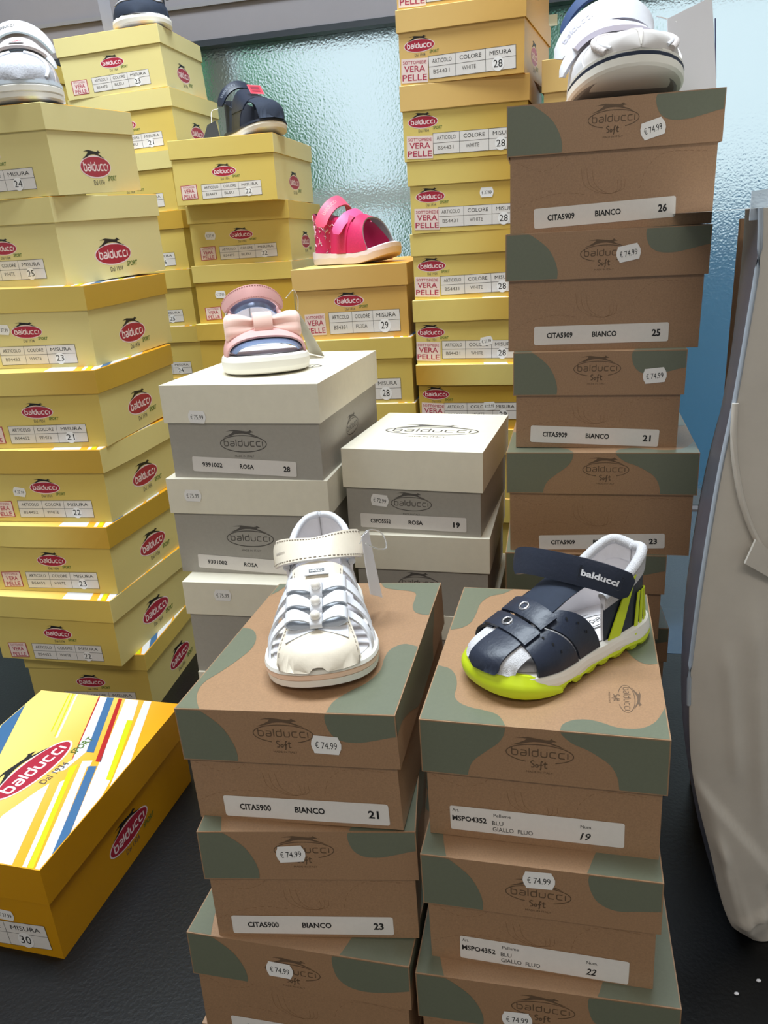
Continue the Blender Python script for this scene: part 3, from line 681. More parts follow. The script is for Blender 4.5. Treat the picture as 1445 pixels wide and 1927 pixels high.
yellow_box(BOX['C3'], 'yellow shoe box third below the navy sandal, sticker beside the pink strap', G_C, 'mid', 'gold', 'side', 'side', tc_('22'), le(-.062,.0168,.030,.022,2.2), (.0025,.048,.041), (.112,.031,.062), (-.045,.049,-2,'37.99'))
yellow_box(BOX['C4'], 'gold-lidded shoe box fourth below the navy sandal, behind the pink sandal', G_C, 'gold', 'gold', None, None, tc_('22'), None, (.0025,.045,.041))
under('C4', 4, yellow_box, 'yellow shoe box %s the gold-lidded box behind the pink sandal', G_C)
G_D = 'yellow boxes under the fuchsia sandal'
yellow_box(BOX['D1'], 'tan yellow shoe box sized 29 directly under the fuchsia sandal', G_D, 'tan', 'tan', None, None, ta(.0179,.0234,'29',.1,'BS4381','FUXIA',.1057,.031), le(-.0563,.0227,.0311,.0308,.5), (-.0029,.054,.0426), border=False, stripe=False)
yellow_box(BOX['D2'], 'yellow shoe box sized 28, second below the fuchsia sandal', G_D, 'mid', 'mid', None, None, ta(.0115,.0213,'28',.1,'BS4381','FUXIA',.1057,.031), None, (-.0029,.052,.0426), border=False)
yellow_box(BOX['D3'], 'yellow shoe box third below the fuchsia sandal, only its lid showing', G_D, 'mid', 'mid', None, None, None, None, (-.0029,.052,.0426))
under('D3', 3, yellow_box, 'yellow shoe box %s the third box under the fuchsia sandal', G_D)
G_E = 'tan yellow boxes in the tall middle tower'
te = lambda x, z, n, ang=0., w=.1246, h=.0285: ((x, z, w, h, ang), 'BS4431', 'WHITE', n, 2, (.315, .66))
lv = lambda x=-.0668, z=.0185, ang=-2.3: (x, z, .0398, .0306, ang)
E0 = list(BOX['E1']); E0[9] += .0847; E0[8] = -.012; E0[2] = -.34
yellow_box(E0, 'tan shoe box at the very top of the tall middle tower, cut by the frame', G_E, 'tan', 'tan', None, None, te(.0158,.02,'28'), lv(), (-.0597,.0483,.0434), border=False)
yellow_box(BOX['E1'], 'tan shoe box sized 28, highest whole box of the tall middle tower', G_E, 'tan', 'tan', 'tan', 'tan', te(.0158,.02,'28',.8), lv(-.0677,.0175), (-.0597,.0483,.0434), border=False)
yellow_box(BOX['E2'], 'tan shoe box second of the whole boxes in the tall middle tower', G_E, 'tan', 'p2g', None, None, te(.0158,.0215,'28',-.1), lv(), (-.0611,.0521,.0434), border=False)
yellow_box(BOX['E3'], 'yellow shoe box with white price sticker mid-height in the tall middle tower', G_E, 'p2g', 'p2g', None, None, te(.0168,.0215,'28',-.3), lv(-.063,.02), (-.0571,.052,.0434), (.1,.031,.066), (.0289,.0529,0,'37.99'), border=False)
yellow_box(BOX['E4'], 'yellow shoe box without sticker in the tall middle tower, level with the fuchsia sandal box', G_E, 'p2g', 'p2g', None, None, te(.0165,.021,'28',.9,.121), lv(-.0659,.0194), (-.0576,.0505,.0434), border=False)
yellow_box(BOX['E5'], 'yellow shoe box sized 28 with sticker over its label, low in the tall middle tower', G_E, 'p2g', 'mid', None, None, te(.0165,.0212,'28',-.5,.121), lv(-.067,.0195), (-.0616,.0497,.0434), (.1,.031,.066), (.028,.0341,10,'37.99'), border=False)
yellow_box(BOX['E6'], 'yellow shoe box sized 29 behind the small white box, low in the tall middle tower', G_E, 'g2p', 'gold', None, None, te(.0162,.0292,'29',.5,.121,.0275), lv(-.063,.027), (-.0577,.0565,.0434), (.1,.031,.066), (.0305,.0375,4,'37.99'), border=False)
under('E6', 3, yellow_box, 'yellow shoe box %s the size 29 box of the tall middle tower', G_E)
# a further tower behind the kraft one, and one behind the left towers: only slivers show
G_L = 'tan boxes behind the kraft tower'
for i in range(8):
    b = [.318+random.uniform(-.001, .001), 1.078, -.31, .17, .233, .0375, .0621, 0, 0, .7968 - i*.0996]
    yellow_box(b, 'tan shoe box %s the tower behind the right kraft tower' % ('topmost of', 'second in', 'third in', 'fourth in', 'fifth in', 'sixth in', 'seventh in', 'lowest of')[i], G_L, 'tan' if i < 3 else 'gold', 'tan', plain=i < 7 and i > 0 or i == 7 or i == 0)
G_M = 'yellow boxes in the far left corner tower'
for i in range(10):
    b = [-.672+random.uniform(-.002, .002), 1.62, -.2, .184, .20, .030, .0644, 0, 0, .944 - i*.0944]
    yellow_box(b, 'yellow shoe box %s the far left corner tower' % ('topmost of', 'second in', 'third in', 'fourth in', 'fifth in', 'sixth in', 'seventh in', 'eighth in', 'ninth in', 'lowest of')[i], G_M, 'mid', 'mid', plain=True)
yellow_box(BOX['K1'], 'orange shoe box with striped lid, alone on the counter at the left', 'single boxes', 'amber', 'amber', None, 'amber', ((.0207, .0195, .12, .0285, 3.5), '', '', '30'), None, (-.01,.05,.043), (.1235,.037,.068), (.0398,.0428,-2,'37.99'))

G_F = 'kraft boxes in the right tower'
kraft_box(BOX['F1'], 'kraft shoe box sized 26 with olive corners, topmost of the right tower', G_F, logo=(.0003,.0795), sticker=(.0297,.0704,15.3,'74.99'), strip=((-.0042,.0126,.1091,.0153,1.7),'CITA5909','BIANCO','26'))
kraft_box(BOX['F2'], 'kraft shoe box sized 25, second from the top of the right tower', G_F, logo=(-.0006,.0763), sticker=(.0176,.0757,10.3,'74.99'), strip=((-.0012,.0128,.1074,.0152,.3),'CITA5909','BIANCO','25'))
kraft_box(BOX['F3'], 'small kraft shoe box sized 21, third from the top of the right tower', G_F, logo=(-.0005,.0683), sticker=(.0452,.0622,5.6,'74.99'), strip=((-.0011,.0104,.1064,.0149,-2),'CITA5909','BIANCO','21'))
kraft_box(BOX['F4'], 'kraft shoe box sized 23 with broad olive sides, behind the navy and lime sandal', G_F, QL, QR, TOP_H, (.0047,.0779), None, ((.0027,.0109,.1064,.0137,2.6),'CITA5909','BIANCO','23'))
kraft_box(BOX['F5'], 'narrow kraft shoe box under the size 23 box of the right tower', G_F, logo=(0,.072))
kraft_box(BOX['F6'], 'kraft shoe box low in the right tower, its corner showing beside the navy sandal', G_F, logo=(0,.078))
under('F6', 2, kraft_box, 'kraft shoe box %s the lowest visible box of the right tower', G_F)
G_G = 'kraft boxes under the white sandal'
kraft_box(BOX['G1'], 'kraft shoe box sized 21 directly under the white bow sandal', G_G, PL, PR, TOP_G, (-.0008,.0657), (.0255,.0595,-2.9,'74.99'), ((.005,.0103,.1067,.0152,.1),'CITA5900','BIANCO','21'))
kraft_box(BOX['G2'], 'kraft shoe box sized 23, second below the white bow sandal', G_G, PL, PR, TOP_P, (-.0018,.071), (-.0103,.0684,4,'74.99'), ((-.003,.0098,.1056,.0146,-.1),'CITA5900','BIANCO','23'))
kraft_box(BOX['G3'], 'kraft shoe box skewed at the bottom edge, third below the white bow sandal', G_G, PL, RR_, TOP_P, (-.0028,.0656), (-.0116,.0659,-1.3,'74.99'), ((.0,.0076,.1067,.0152,1),'CITA5900','BIANCO','22'))
under('G3', 1, kraft_box, 'kraft shoe box %s the skewed box of the front tower', G_G)
G_H = 'kraft boxes under the navy and lime sandal'
kraft_box(BOX['H1'], 'kraft shoe box sized 19 directly under the navy and lime sandal', G_H, QL, QR, TOP_H, (-.0003,.0671), None, None, ((-.0032,.0142,.1014,.0175,.4),'19'), (.0479,.0377,-90))
kraft_box(BOX['H2'], 'kraft shoe box sized 22, second below the navy and lime sandal', G_H, PL, SR, TOP_P, (.0002,.0638), (.0007,.0748,2.5,'74.99'), None, ((.0023,.0109,.1009,.0181,-1),'22'))
kraft_box(BOX['H3'], 'kraft shoe box at the bottom edge, third below the navy and lime sandal', G_H, PL, RR_, TOP_P, (-.0004,.0708), (-.0161,.0598,3,'74.99'), None, ((0,.012,.1009,.0181,-1),'21'))
under('H3', 1, kraft_box, 'kraft shoe box %s the third box under the navy and lime sandal', G_H)
G_I = 'grey boxes with white lids under the pink sandal'
white_box(BOX['I1'], 'grey shoe box with white lid sized 28, directly under the pink bow sandal', G_I, (-.0004,.0352,.0479), ('lf',-.0443,.0622,-2.8,'75.99'), ((-.0026,.0124,.109,.0151,-2.2),'9391002','ROSA','28'), (0,.105,.1), (.1102,.0281))
white_box(BOX['I2'], 'grey shoe box with white lid, second below the pink bow sandal', G_I, (-.0022,.0391,.0497), ('lf',-.0569,.0851,-.7,'75.99'), ((-.008,.0105,.109,.0149,-2.6),'9391002','ROSA','27'))
white_box(BOX['I3'], 'grey shoe box with white lid, third below the pink bow sandal', G_I, (-.002,.04,.049), ('lf',-.0394,.0908,-1,'75.99'), None)
under('I3', 2, white_box, 'grey shoe box with white lid %s the third box under the pink bow sandal', G_I)
G_J = 'grey boxes with white lids in the short middle tower'
white_box(BOX['J1'], 'grey shoe box with white lid sized 19, top of the short middle tower', G_J, (-.0012,.0313,.0413), ('bf',-.0336,.0337,-5.3,'72.99'), ((-.0004,.012,.1092,.0149,.5),'CSPO5552','ROSA','19'), (.0016,.0835,.1))
white_box(BOX['J2'], 'grey shoe box with white lid under the size 19 one, behind the white sandal', G_J, (-.0035,.0352,.0413), None, None)
under('J2', 3, white_box, 'grey shoe box with white lid %s the second box of the short middle tower', G_J)
# ------------------------------------------------------------------ sandals
WF = [(0,0),(.004,.17),(.012,.29),(.03,.43),(.06,.555),(.1,.645),(.16,.71),(.25,.745),(.35,.755),(.45,.79),(.55,.865),(.65,.95),(.73,1.0),(.8,.985),(.86,.93),(.91,.83),(.95,.68),(.975,.52),(.99,.35),(.997,.2),(1,0)]
def wfrac(t): return interp(WF, min(1, max(0, t)))
def grid(mb, P, m, smooth=True, flip=False, closeu=False):
    a, b = len(P), len(P[0]); v = [p for r in P for p in r]; f = []
    for i in range(a if closeu else a-1):
        for j in range(b-1):
            q = (i*b+j, ((i+1) % a)*b+j, ((i+1) % a)*b+j+1, i*b+j+1)
            f.append(tuple(reversed(q)) if flip else q)
    mb.add(v, f, m, smooth)
def tube(mb, pts, r, m, n=8, closed=False):
    P = [Vector(p) for p in pts]; N = len(P); rings = []; ref = Vector((0, 0, 1))
    for i in range(N):
        a = P[i-1] if (i or closed) else P[0]; b = P[(i+1) % N] if (i < N-1 or closed) else P[-1]
        d = (b-a).normalized(); x = d.cross(ref)
        if x.length < 1e-4: x = d.cross(Vector((1, 0, 0)))
        x.normalize(); y = x.cross(d)
        rr = r(i/(N-1)) if callable(r) else r
        rings.append([P[i] + (x*math.cos(2*PI*k/n) + y*math.sin(2*PI*k/n))*rr for k in range(n+1)])
    grid(mb, rings, m, True, False, closed)
    if not closed:
        for q, rv in ((rings[0], False), (rings[-1], True)):
            mb.add(q[:-1], [tuple(range(n)) if rv else tuple(reversed(range(n)))], m)
def ball(mb, c, r, m, n=10, sx=1, sy=1, sz=1):
    P = [[Vector(c) + Vector((r*sx*math.sin(PI*i/n)*math.cos(2*PI*j/n), r*sy*math.sin(PI*i/n)*math.sin(2*PI*j/n), r*sz*math.cos(PI*i/n))) for j in range(n+1)] for i in range(n+1)]
    grid(mb, P, m)
def slab(mb, top, bot, m, m_edge=None):
    """closed sheet between two grids of points"""
    grid(mb, top, m); grid(mb, bot, m_edge or m, True, True)
    a, b = len(top), len(top[0]); me = m_edge or m
    def strip(t, u, fl):
        for i in range(len(t)-1):
            q = [t[i], t[i+1], u[i+1], u[i]]; mb.add(q, [(3,2,1,0) if fl else (0,1,2,3)], me)
    strip(top[0], bot[0], False); strip(top[-1], bot[-1], True)
    strip([r[0] for r in top], [r[0] for r in bot], True); strip([r[-1] for r in top], [r[-1] for r in bot], False)
class Shoe:
    def __init__(s, name, label, box, x, y, ang, L, W, hz, base=.012, toe=.006, flare=.0, inset=.003, pitch=0.0, k=1.0, cat='sandal', group='display sandals', lift=0.0):
        b = BOX[box]; H = b[5] + b[6]
        mw = box_frame(b) @ Matrix.Translation((x, y, H + .0004 + lift)) @ Matrix.Rotation(R(ang), 4, 'Z') @ Matrix.Rotation(R(pitch), 4, 'X') @ Matrix.Scale(k, 4)
        s.r = thing(name, label, cat, mw, group); s.mw = mw
        s.L, s.W, s.hz, s.base, s.toe, s.flare, s.inset = L, W, hz, base, toe, flare, inset
    def spring(s, t): return s.toe * max(0, (t-.62)/.38)**2.0
    def cx(s, t): return s.flare*math.sin(PI*t)
    def zb(s, t): return s.base + s.spring(t)
    def P(s, t, u, off=0.0):
        def raw(t, u):
            t = min(.9995, max(0.0005, t)); a = abs(u)*PI/2; sg = 1 if u >= 0 else -1
            w = max(.0004, wfrac(t)*s.W/2 - s.inset)
            return Vector((s.cx(t) + sg*w*math.sin(a)**.85, (t-.5)*s.L, s.zb(t) + sinterp(s.hz, t)*max(0, math.cos(a))**.8))
        p = raw(t, u)
        if off:
            e = .004; d1 = raw(t+e, u) - raw(t-e, u); d2 = raw(t, min(1, u+e)) - raw(t, max(-1, u-e))
            n = d2.cross(d1)
            if n.length > 1e-12: p = p + n.normalized()*off
        return p
    def ux(s, t, x):
        """cross coordinate of the point at half-distance x from the centre line"""
        w = max(.0004, wfrac(t)*s.W/2 - s.inset); k = min(1, abs(x)/w)
        return math.copysign(math.asin(k**(1/.85))*2/PI, x)
    def patch(s, name, fn, m, off=.0006, th=.0015, na=14, nb=16, m_edge=None, parent=None, label=None, bulge=0.0):
        mb = MB(); T, B = [], []
        for i in range(na+1):
            t_, b_ = [], []
            for j in range(nb+1):
                a, b = i/na, j/nb; t, u = fn(a, b)
                e = min(a, 1-a, b, 1-b); k = bulge*min(1, e*5) if bulge else 0
                t_.append(s.P(t, u, off+th+k)); b_.append(s.P(t, u, off))
            T.append(t_); B.append(b_)
        slab(mb, T, B, m, m_edge)
        o = mb.build(name, parent or s.r, True)
        if label: o['label'] = label
        return o
    def band(s, name, tb, m, u0=-1, u1=1, **k):
        """strap across: tb(u) -> (t_back, t_front)"""
        def fn(a, b):
            u = u0 + (u1-u0)*b; q = tb(u); return q[0] + (q[1]-q[0])*a, u
        return s.patch(name, fn, m, **k)
    def outline(s, ins=0.0, n=72, dz=0.0, grow=None):
        pts = []
        for i in range(n):
            ph = 2*PI*i/n; t = (1-math.cos(ph))/2; sg = 1 if ph < PI else -1
            w = wfrac(t)*s.W/2; k = max(0, (w-ins))/w if w > 1e-6 else 0
            tt = .5 + (t-.5)*(1 - 2*ins/s.L)
            pts.append(Vector((s.cx(t) + sg*w*k, (tt-.5)*s.L, s.spring(t) + dz)))
        return pts
    def loft(s, name, layers, m, parent=None, wave=None, top_m=None, label=None):
        """stack of outlines (inset, height) closed top and bottom; wave(t, side, k) shifts heights"""
        mb = MB(); rings = []
        n = 96
        for k, (ins, z) in enumerate(layers):
            q = s.outline(ins, n, z)
            if wave:
                for i in range(n):
                    ph = 2*PI*i/n; t = (1-math.cos(ph))/2; q[i].z += wave(t, 1 if ph < PI else -1, k)
            rings.append(q)
        N = len(rings)
        for k in range(N-1):
            mb.add(rings[k]+rings[k+1], [(i, (i+1) % n, n+(i+1) % n, n+i) for i in range(n)], m, True)
        for q, rv, mm in ((rings[0], True, m), (rings[-1], False, top_m or m)):
            # cap in cross strips so that it follows the toe spring
            v = q; f = []
            for i in range(n//2):
                a, b, c, d = i, i+1, (n-i-1) % n, (n-i) % n
                qd = [a, b, c, d]; qd2 = []
                for x in qd:
                    if x not in qd2: qd2.append(x)
                if len(qd2) >= 3: f.append(tuple(reversed(qd2)) if rv else tuple(qd2))
            mb.add(v, f, mm, False)
        o = mb.build(name, parent or s.r, True)
        if label: o['label'] = label
        return o
    def Q(s, u, v, tm, rim, off=0.0, lean=.0):
        a = abs(u); t = tm*a*a; sg = 1 if u >= 0 else -1
        h = sinterp(rim, a)*v
        w = wfrac(t)*s.W/2; ins = s.inset + lean*math.sin(PI*v*.9)*1.0 - off
        k = max(0.0, w-ins)/w if w > 1e-6 else 0
        y = (t-.5)*s.L*(1) + (ins)*(1-a)*1.0 + .1*h*(1-a)*(.35)
        return Vector((s.cx(t) + sg*w*k, y, s.zb(t) + h))
    def heel(s, name, tm, rim, m, m_in, th=.0022, lean=.001, v0=0.0, v1=1.0, u0=-1, u1=1, off=0.0, parent=None, nu=36, nv=10, label=None, slant=0.0):
        mb = MB(); T, B = [], []
        for i in range(nv+1):
            v = v0 + (v1-v0)*i/nv
            uu = [max(-1, min(1, u0+(u1-u0)*j/nu + slant*(1-v))) for j in range(nu+1)]
            T.append([s.Q(x, v, tm, rim, off, lean) for x in uu])
            B.append([s.Q(x, v, tm, rim, off-th, lean) for x in uu])
        slab(mb, T, B, m, m_in)
        o = mb.build(name, parent or s.r, True)
        if label: o['label'] = label
        return o
    def rimtube(s, name, tm, rim, r, m, off=-.001, lean=.001, u0=-1, u1=1, parent=None, n=40):
        mb = MB(); tube(mb, [s.Q(u0+(u1-u0)*j/n, 1.0, tm, rim, off, lean) for j in range(n+1)], r, m, 10)
        return mb.build(name, parent or s.r)
    def obj(s, name, mb, parent=None, label=None):
        o = mb.build(name, parent or s.r)
        if label: o['label'] = label
        return o
class Strap:
    """band following an arc over the instep; f(a) gives the centre line, a in [-1, 1]"""
    def __init__(s, f, wdir, width, th, n=40):
        s.n = n; s.c = [Vector(f(-1 + 2*i/n)) for i in range(n+1)]; s.w = width; s.th = th
        s.wd = [Vector(wdir(-1 + 2*i/n)).normalized() for i in range(n+1)]
        s.acc = [0]
        for a, b in zip(s.c, s.c[1:]): s.acc.append(s.acc[-1] + (b-a).length)
    def fr(s, i):
        a = s.c[max(0, i-1)]; b = s.c[min(s.n, i+1)]; t = (b-a).normalized(); w = (s.wd[i] - t*s.wd[i].dot(t)).normalized(); return t, w, t.cross(w)
    def mesh(s, mb, m, m_edge=None, nw=8):
        T, B = [], []
        for i in range(s.n+1):
            t, w, n = s.fr(i); e = min(i, s.n-i); wd = s.w*(1 if e > 1 else (.8 if e == 1 else .62))
            T.append([s.c[i] + w*(k/nw-.5)*wd + n*(s.th/2 - .0004*abs(2*k/nw-1)**3) for k in range(nw+1)])
            B.append([s.c[i] + w*(k/nw-.5)*wd - n*s.th/2 for k in range(nw+1)])
        slab(mb, T, B, m, m_edge); return mb
    def at(s, L):
        L = max(0, min(s.acc[-1]-1e-9, L)); i = 0
        while s.acc[i+1] < L: i += 1
        k = (L-s.acc[i])/(s.acc[i+1]-s.acc[i]); t, w, n = s.fr(i); t2, w2, n2 = s.fr(i+1)
        return s.c[i].lerp(s.c[i+1], k), w.lerp(w2, k), n.lerp(n2, k)
    def frame(s, L0_, flip=1):
        def g(x, y, d=0.0):
            p, w, n = s.at(L0_ + x*flip); return p + w*y*flip + n*(s.th/2 + d)
        return g
    def stitch(s, mb, m, edge=.42, step=.0026, ln=.0015):
        L = .002
        while L < s.acc[-1]-.003:
            for sd in (-1, 1):
                q = []
                for k in range(2):
                    p, w, n = s.at(L + k*ln); q.append((p, w, n))
                a = q[0][0] + q[0][1]*s.w*edge*sd + q[0][2]*(s.th/2+.0001); b = q[1][0] + q[1][1]*s.w*edge*sd + q[1][2]*(s.th/2+.0001)
                tube(mb, [a, b], .00028, m, 5)
            L += step
# materials of the sandals
LEA_W = mat('white_leather', (222, 222, 226), .38, noise=.02, scale=200, bump=.08, bscale=500)
LEA_C = mat('cream_leather', (226, 214, 194), .36, noise=.02, scale=200, bump=.08, bscale=500)
LIN_W = mat('white_lining', (226, 222, 224), .7, noise=.03, scale=90, bump=.2, bscale=120)
SOLE_W = mat('white_rubber', (240, 236, 226), .5)
SOLE_P = mat('peach_rubber', (240, 206, 180), .5)
STITCH = mat('grey_thread', (150, 140, 128), .7)
PEARL = mat('pearl', (240, 232, 220), .18, coat=.6)
NAVY = mat('navy_leather', (26, 34, 52), .42, noise=.05, scale=200, bump=.15, bscale=450)
NAVY_T = mat('navy_suede', (30, 40, 58), .8, noise=.1, scale=300)
MESH_G = mat('grey_mesh_fabric', (200, 198, 200), .8, noise=.22, scale=1500, bump=.5, bscale=1500)
NEON = mat('lime_rubber', (206, 224, 30), .45)
STEEL = mat('steel', (190, 190, 195), .25, metal=1)
BLACK_H = mat('dark_hole', (8, 8, 10), .9)
CLEAR = mat('clear_plastic', (245, 245, 245), .08, trans=.85)
PINK = mat('pink_leather', (220, 168, 164), .45, noise=.02, scale=200, bump=.06, bscale=500)
PINK_S = mat('pink_satin', (246, 206, 192), .5, sheen=.3)
SILV = mat('blue_silver_leather', (138, 156, 192), .28, metal=.6)
SILV_G = mat('grey_silver_leather', (176, 176, 182), .3, metal=.5, noise=.05, scale=300)
FUX = mat('fuchsia_leather', (206, 44, 96), .45, noise=.1, scale=300)
FUX_L = mat('coral_pink_leather', (232, 88, 120), .45)
PAPER = mat('tag_paper', (236, 234, 238), .6)
CORD = mat('cord', (200, 190, 186), .8, noise=.2, scale=600, bump=.5, bscale=700)

def insole(sh, m=None, ins=.006, parent=None, label=None):
    mb = MB(); q = sh.outline(ins, 72, sh.base + .0008); n = 72; f = []
    for i in range(n//2):
        x = []
        for k in (i, i+1, (n-i-1) % n, (n-i) % n):
            if k not in x: x.append(k)
        if len(x) > 2: f.append(tuple(x))
    mb.add(q, f, m or LIN_W)
    return sh.obj('insole', mb, None, label)
def bow(sh, t, m, m_in, w=.019, h=.0095, parent_name='bow', pearl=True, off=.0032, tail=True):
    """flat ribbon bow lying across the ridge at t"""
    c = sh.P(t, 0, off); ex = Vector((1, 0, 0)); ey = (sh.P(t+.02, 0) - sh.P(t-.02, 0)).normalized(); ez = ex.cross(ey)
    if ez.z < 0: ez = -ez
    root = None; mb = MB()
    g = lambda x, y, z: c + ex*x + ey*y + ez*z
    for sd in (-1, 1):
        # loop: upper sheet out, round the end, lower sheet back
        path = [(.0015, .0010), (.35*w, .0048), (.72*w, .0066), (w, .0040), (1.0*w, .0006), (.6*w, -.0014), (.0015, -.0006)]
        pp = cr(path, 5); T, B = [], []
        for i, p in enumerate(pp):
            a = pp[max(0, i-1)]; b = pp[min(len(pp)-1, i+1)]; d = (b-a).normalized(); nn = Vector((-d.y, d.x))
            hh = h*(.52 + .5*min(1, p.x/(.7*w)))
            drop = .0035*(p.x/w)
            T.append([g(sd*(p.x + nn.x*.0005), (k/4-.5)*hh - drop, p.y + nn.y*.0005) for k in range(5)])
            B.append([g(sd*(p.x - nn.x*.0005), (k/4-.5)*hh - drop, p.y - nn.y*.0005) for k in range(5)])
        slab(mb, T, B, m, m_in)
        if tail:
            T, B = [], []
            for i in range(6):
                x = .001 + i/5*w*1.0; hh = h*(.5 + .55*i/5); dy = .0045*i/5 + .002
                T.append([g(sd*x, (k/3-.5)*hh + dy + (.0016 if (i == 5 and k in (1, 2)) else 0), -.0008 - .002*(i/5)**2) for k in range(4)])
                B.append([g(sd*x, (k/3-.5)*hh + dy + (.0016 if (i == 5 and k in (1, 2)) else 0), -.0016 - .002*(i/5)**2) for k in range(4)])
            slab(mb, T, B, m, m_in)
    o = sh.obj(parent_name, mb)
    kb = MB(); T = []; B = []
    for i in range(9):
        a = PI*i/8; y = -.0062*math.cos(a); z = .0016 + .0042*math.sin(a)**.6
        T.append([g(x, y, z) for x in (-.0038, 0, .0038)]); B.append([g(x, y*.85, z-.001) for x in (-.0038, 0, .0038)])
    slab(kb, T, B, m, m_in); sh.obj('knot', kb, o)
    if pearl:
        pb = MB(); ball(pb, g(0, .0008, .0074), .0034, PEARL, 12); sh.obj('pearl', pb, o)
    return o
def hang_tag(label, pts, m, string=None, th=.0006, extra=None, group='hang tags', smat=None):
    """card through its corner points (one row per edge), a thing of its own"""
    T = [[Vector(p) for p in row] for row in pts]; a = T[0][0]; n = (T[0][-1]-a).cross(T[-1][0]-a).normalized()
    B = [[p - n*th for p in row] for row in T]
    r = thing('hang_tag', label, 'tag', Matrix.Translation(a), group); inv = Matrix.Translation(-a)
    T = [[p-a for p in row] for row in T]; B = [[p-a for p in row] for row in B]
    mb = MB(); slab(mb, T, B, m); mb.build('card', r, True)
    if extra: extra(r, T, n)
    if string:
        mb = MB(); tube(mb, cr([Vector(p)-a for p in string], 8), .0005, smat or CLEAR, 6); mb.build('string', r)
    return r

# ---- white sandal with three bows
hz7 = [(0,.045),(.3,.05),(.42,.047),(.5,.0425),(.58,.035),(.66,.0285),(.75,.0225),(.84,.0175),(.9,.0142),(.95,.0105),(.98,.0065),(1,0)]
s7 = Shoe('sandal', 'white child sandal with three pearl bows on the front left kraft box', 'G1', .0005, .0965, -166, .160, .075, hz7, base=.0125, toe=.004, inset=.0045)
s7.loft('outsole', [(.004, 0), (.0012, .0012), (.0006, .0058)], SOLE_W, wave=lambda t, sd, k: (.0016*max(0, math.sin(t*70)) if k == 0 and .15 < t < .9 else 0))
s7.loft('midsole', [(.0009, .0058), (.0002, .0066), (.0003, .0088), (.0012, .0094)], SOLE_P, label='peach band round the sole')
s7.loft('welt', [(.0010, .0094), (.0, .0102), (.0006, .0124), (.003, .0132), (.006, .0128)], SOLE_W)
insole(s7, LIN_W, .0055)
rim7 = [(0,.0565),(.25,.055),(.5,.048),(.75,.041),(1,.036)]
hc = s7.heel('heel_counter', .40, rim7, LEA_W, LIN_W, lean=.0015)
s7.rimtube('collar', .40, rim7, .0026, LEA_W, parent=hc)
for sd in (-1, 1):
    s7.patch('side_panel', lambda a, b, sd=sd: (.36 + .17*a - .02*b, sd*(1 - .62*b)), LEA_W, off=.0002, th=.0014)
    for k, (tb0, tt0, wd) in enumerate(((.83, .735, .052), (.735, .655, .055), (.63, .575, .07))):
        s7.patch('side_strap', lambda a, b, sd=sd, tb0=tb0, tt0=tt0, wd=wd: (tb0 + (tt0-tb0)*b**.8 + wd*(a-.5)*(1-.25*b), sd*(1 - .78*b)), LEA_W, off=.0004 + .0004*k, th=.0014, na=6)
xw7 = [(.50,.0155),(.6,.0155),(.7,.0165),(.8,.0195),(.88,.0225),(.95,.0245),(1,.0245)]
tp = s7.patch('toe_panel', lambda a, b: (.50 + .494*a, s7.ux(.50 + .494*a, interp(xw7, .50 + .494*a)*(2*b-1))), LEA_C, off=.0014, th=.0016, na=30, nb=18, label='cream leather toe panel')
mb = MB()
for sd in (-1, 1):
    t = .52
    while t < .95:
        p = s7.P(t, s7.ux(t, sd*(interp(xw7, t)-.0014)), .0032); q = s7.P(t+.010, s7.ux(t+.01, sd*(interp(xw7, t+.01)-.0014)), .0032); tube(mb, [p, q], .0003, STITCH, 5); t += .018
s7.obj('stitching', mb, tp)
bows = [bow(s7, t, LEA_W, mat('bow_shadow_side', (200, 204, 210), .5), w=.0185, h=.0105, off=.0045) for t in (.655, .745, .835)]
# ankle strap with hook and loop end
def s7arc(a):
    x = a*1.22
    return (.0335*math.sin(x) + .0005, -.0065 - .026*math.sin(x)**2, .050 + .014*math.cos(x) - .0015*a)
st = Strap(s7arc, lambda a: (.10*(1-a*a), .88 - .30*a*a, -.47 - .30*a*a), .0205, .0024)
mb = MB(); st.mesh(mb, LEA_C, LEA_W); stp = s7.obj('ankle_strap', mb)
mb = MB(); st.stitch(mb, STITCH); s7.obj('stitching', mb, stp)
mb = MB(); g = st.frame(st.acc[-1]*.86, -1); wordmark(mb, g, 0, -.001, .0105, .0014, mat('grey_print', (170, 160, 150), .6), 1, .25); s7.obj('strap_print', mb, stp)
# label on the tongue
mb = MB(); lab = []
for i in range(4):
    lab.append([s7.P(.525 + .042*i/3, u, .0042 + .0012*(i == 3)) for u in (-.13, 0, .13)])
slab(mb, lab, [[p - Vector((0, 0, .0006)) for p in r_] for r_ in lab], LEA_W)
o = s7.obj('tongue_label', mb)
mb = MB(); c0 = s7.P(.552, 0, .0052); eyv = -(s7.P(.565, 0) - s7.P(.54, 0)).normalized(); g = plane(c0, (-1, 0, 0), eyv)
rectp(mb, g, 0, .0006, .0122, .0074, LEA_W, 0); rectp(mb, g, 0, 0, .0104, .0026, INK, 2); wordmark(mb, g, 0, -.0002, .0088, .0010, LEA_W, 4, .3); s7.obj('label_print', mb, o)
mb = MB(); tube(mb, [s7.P(.45, .5, .001), s7.P(.44, .38, .001), s7.P(.46, .2, .001)], .0012, STEEL, 6); s7.obj('buckle_ring', mb)
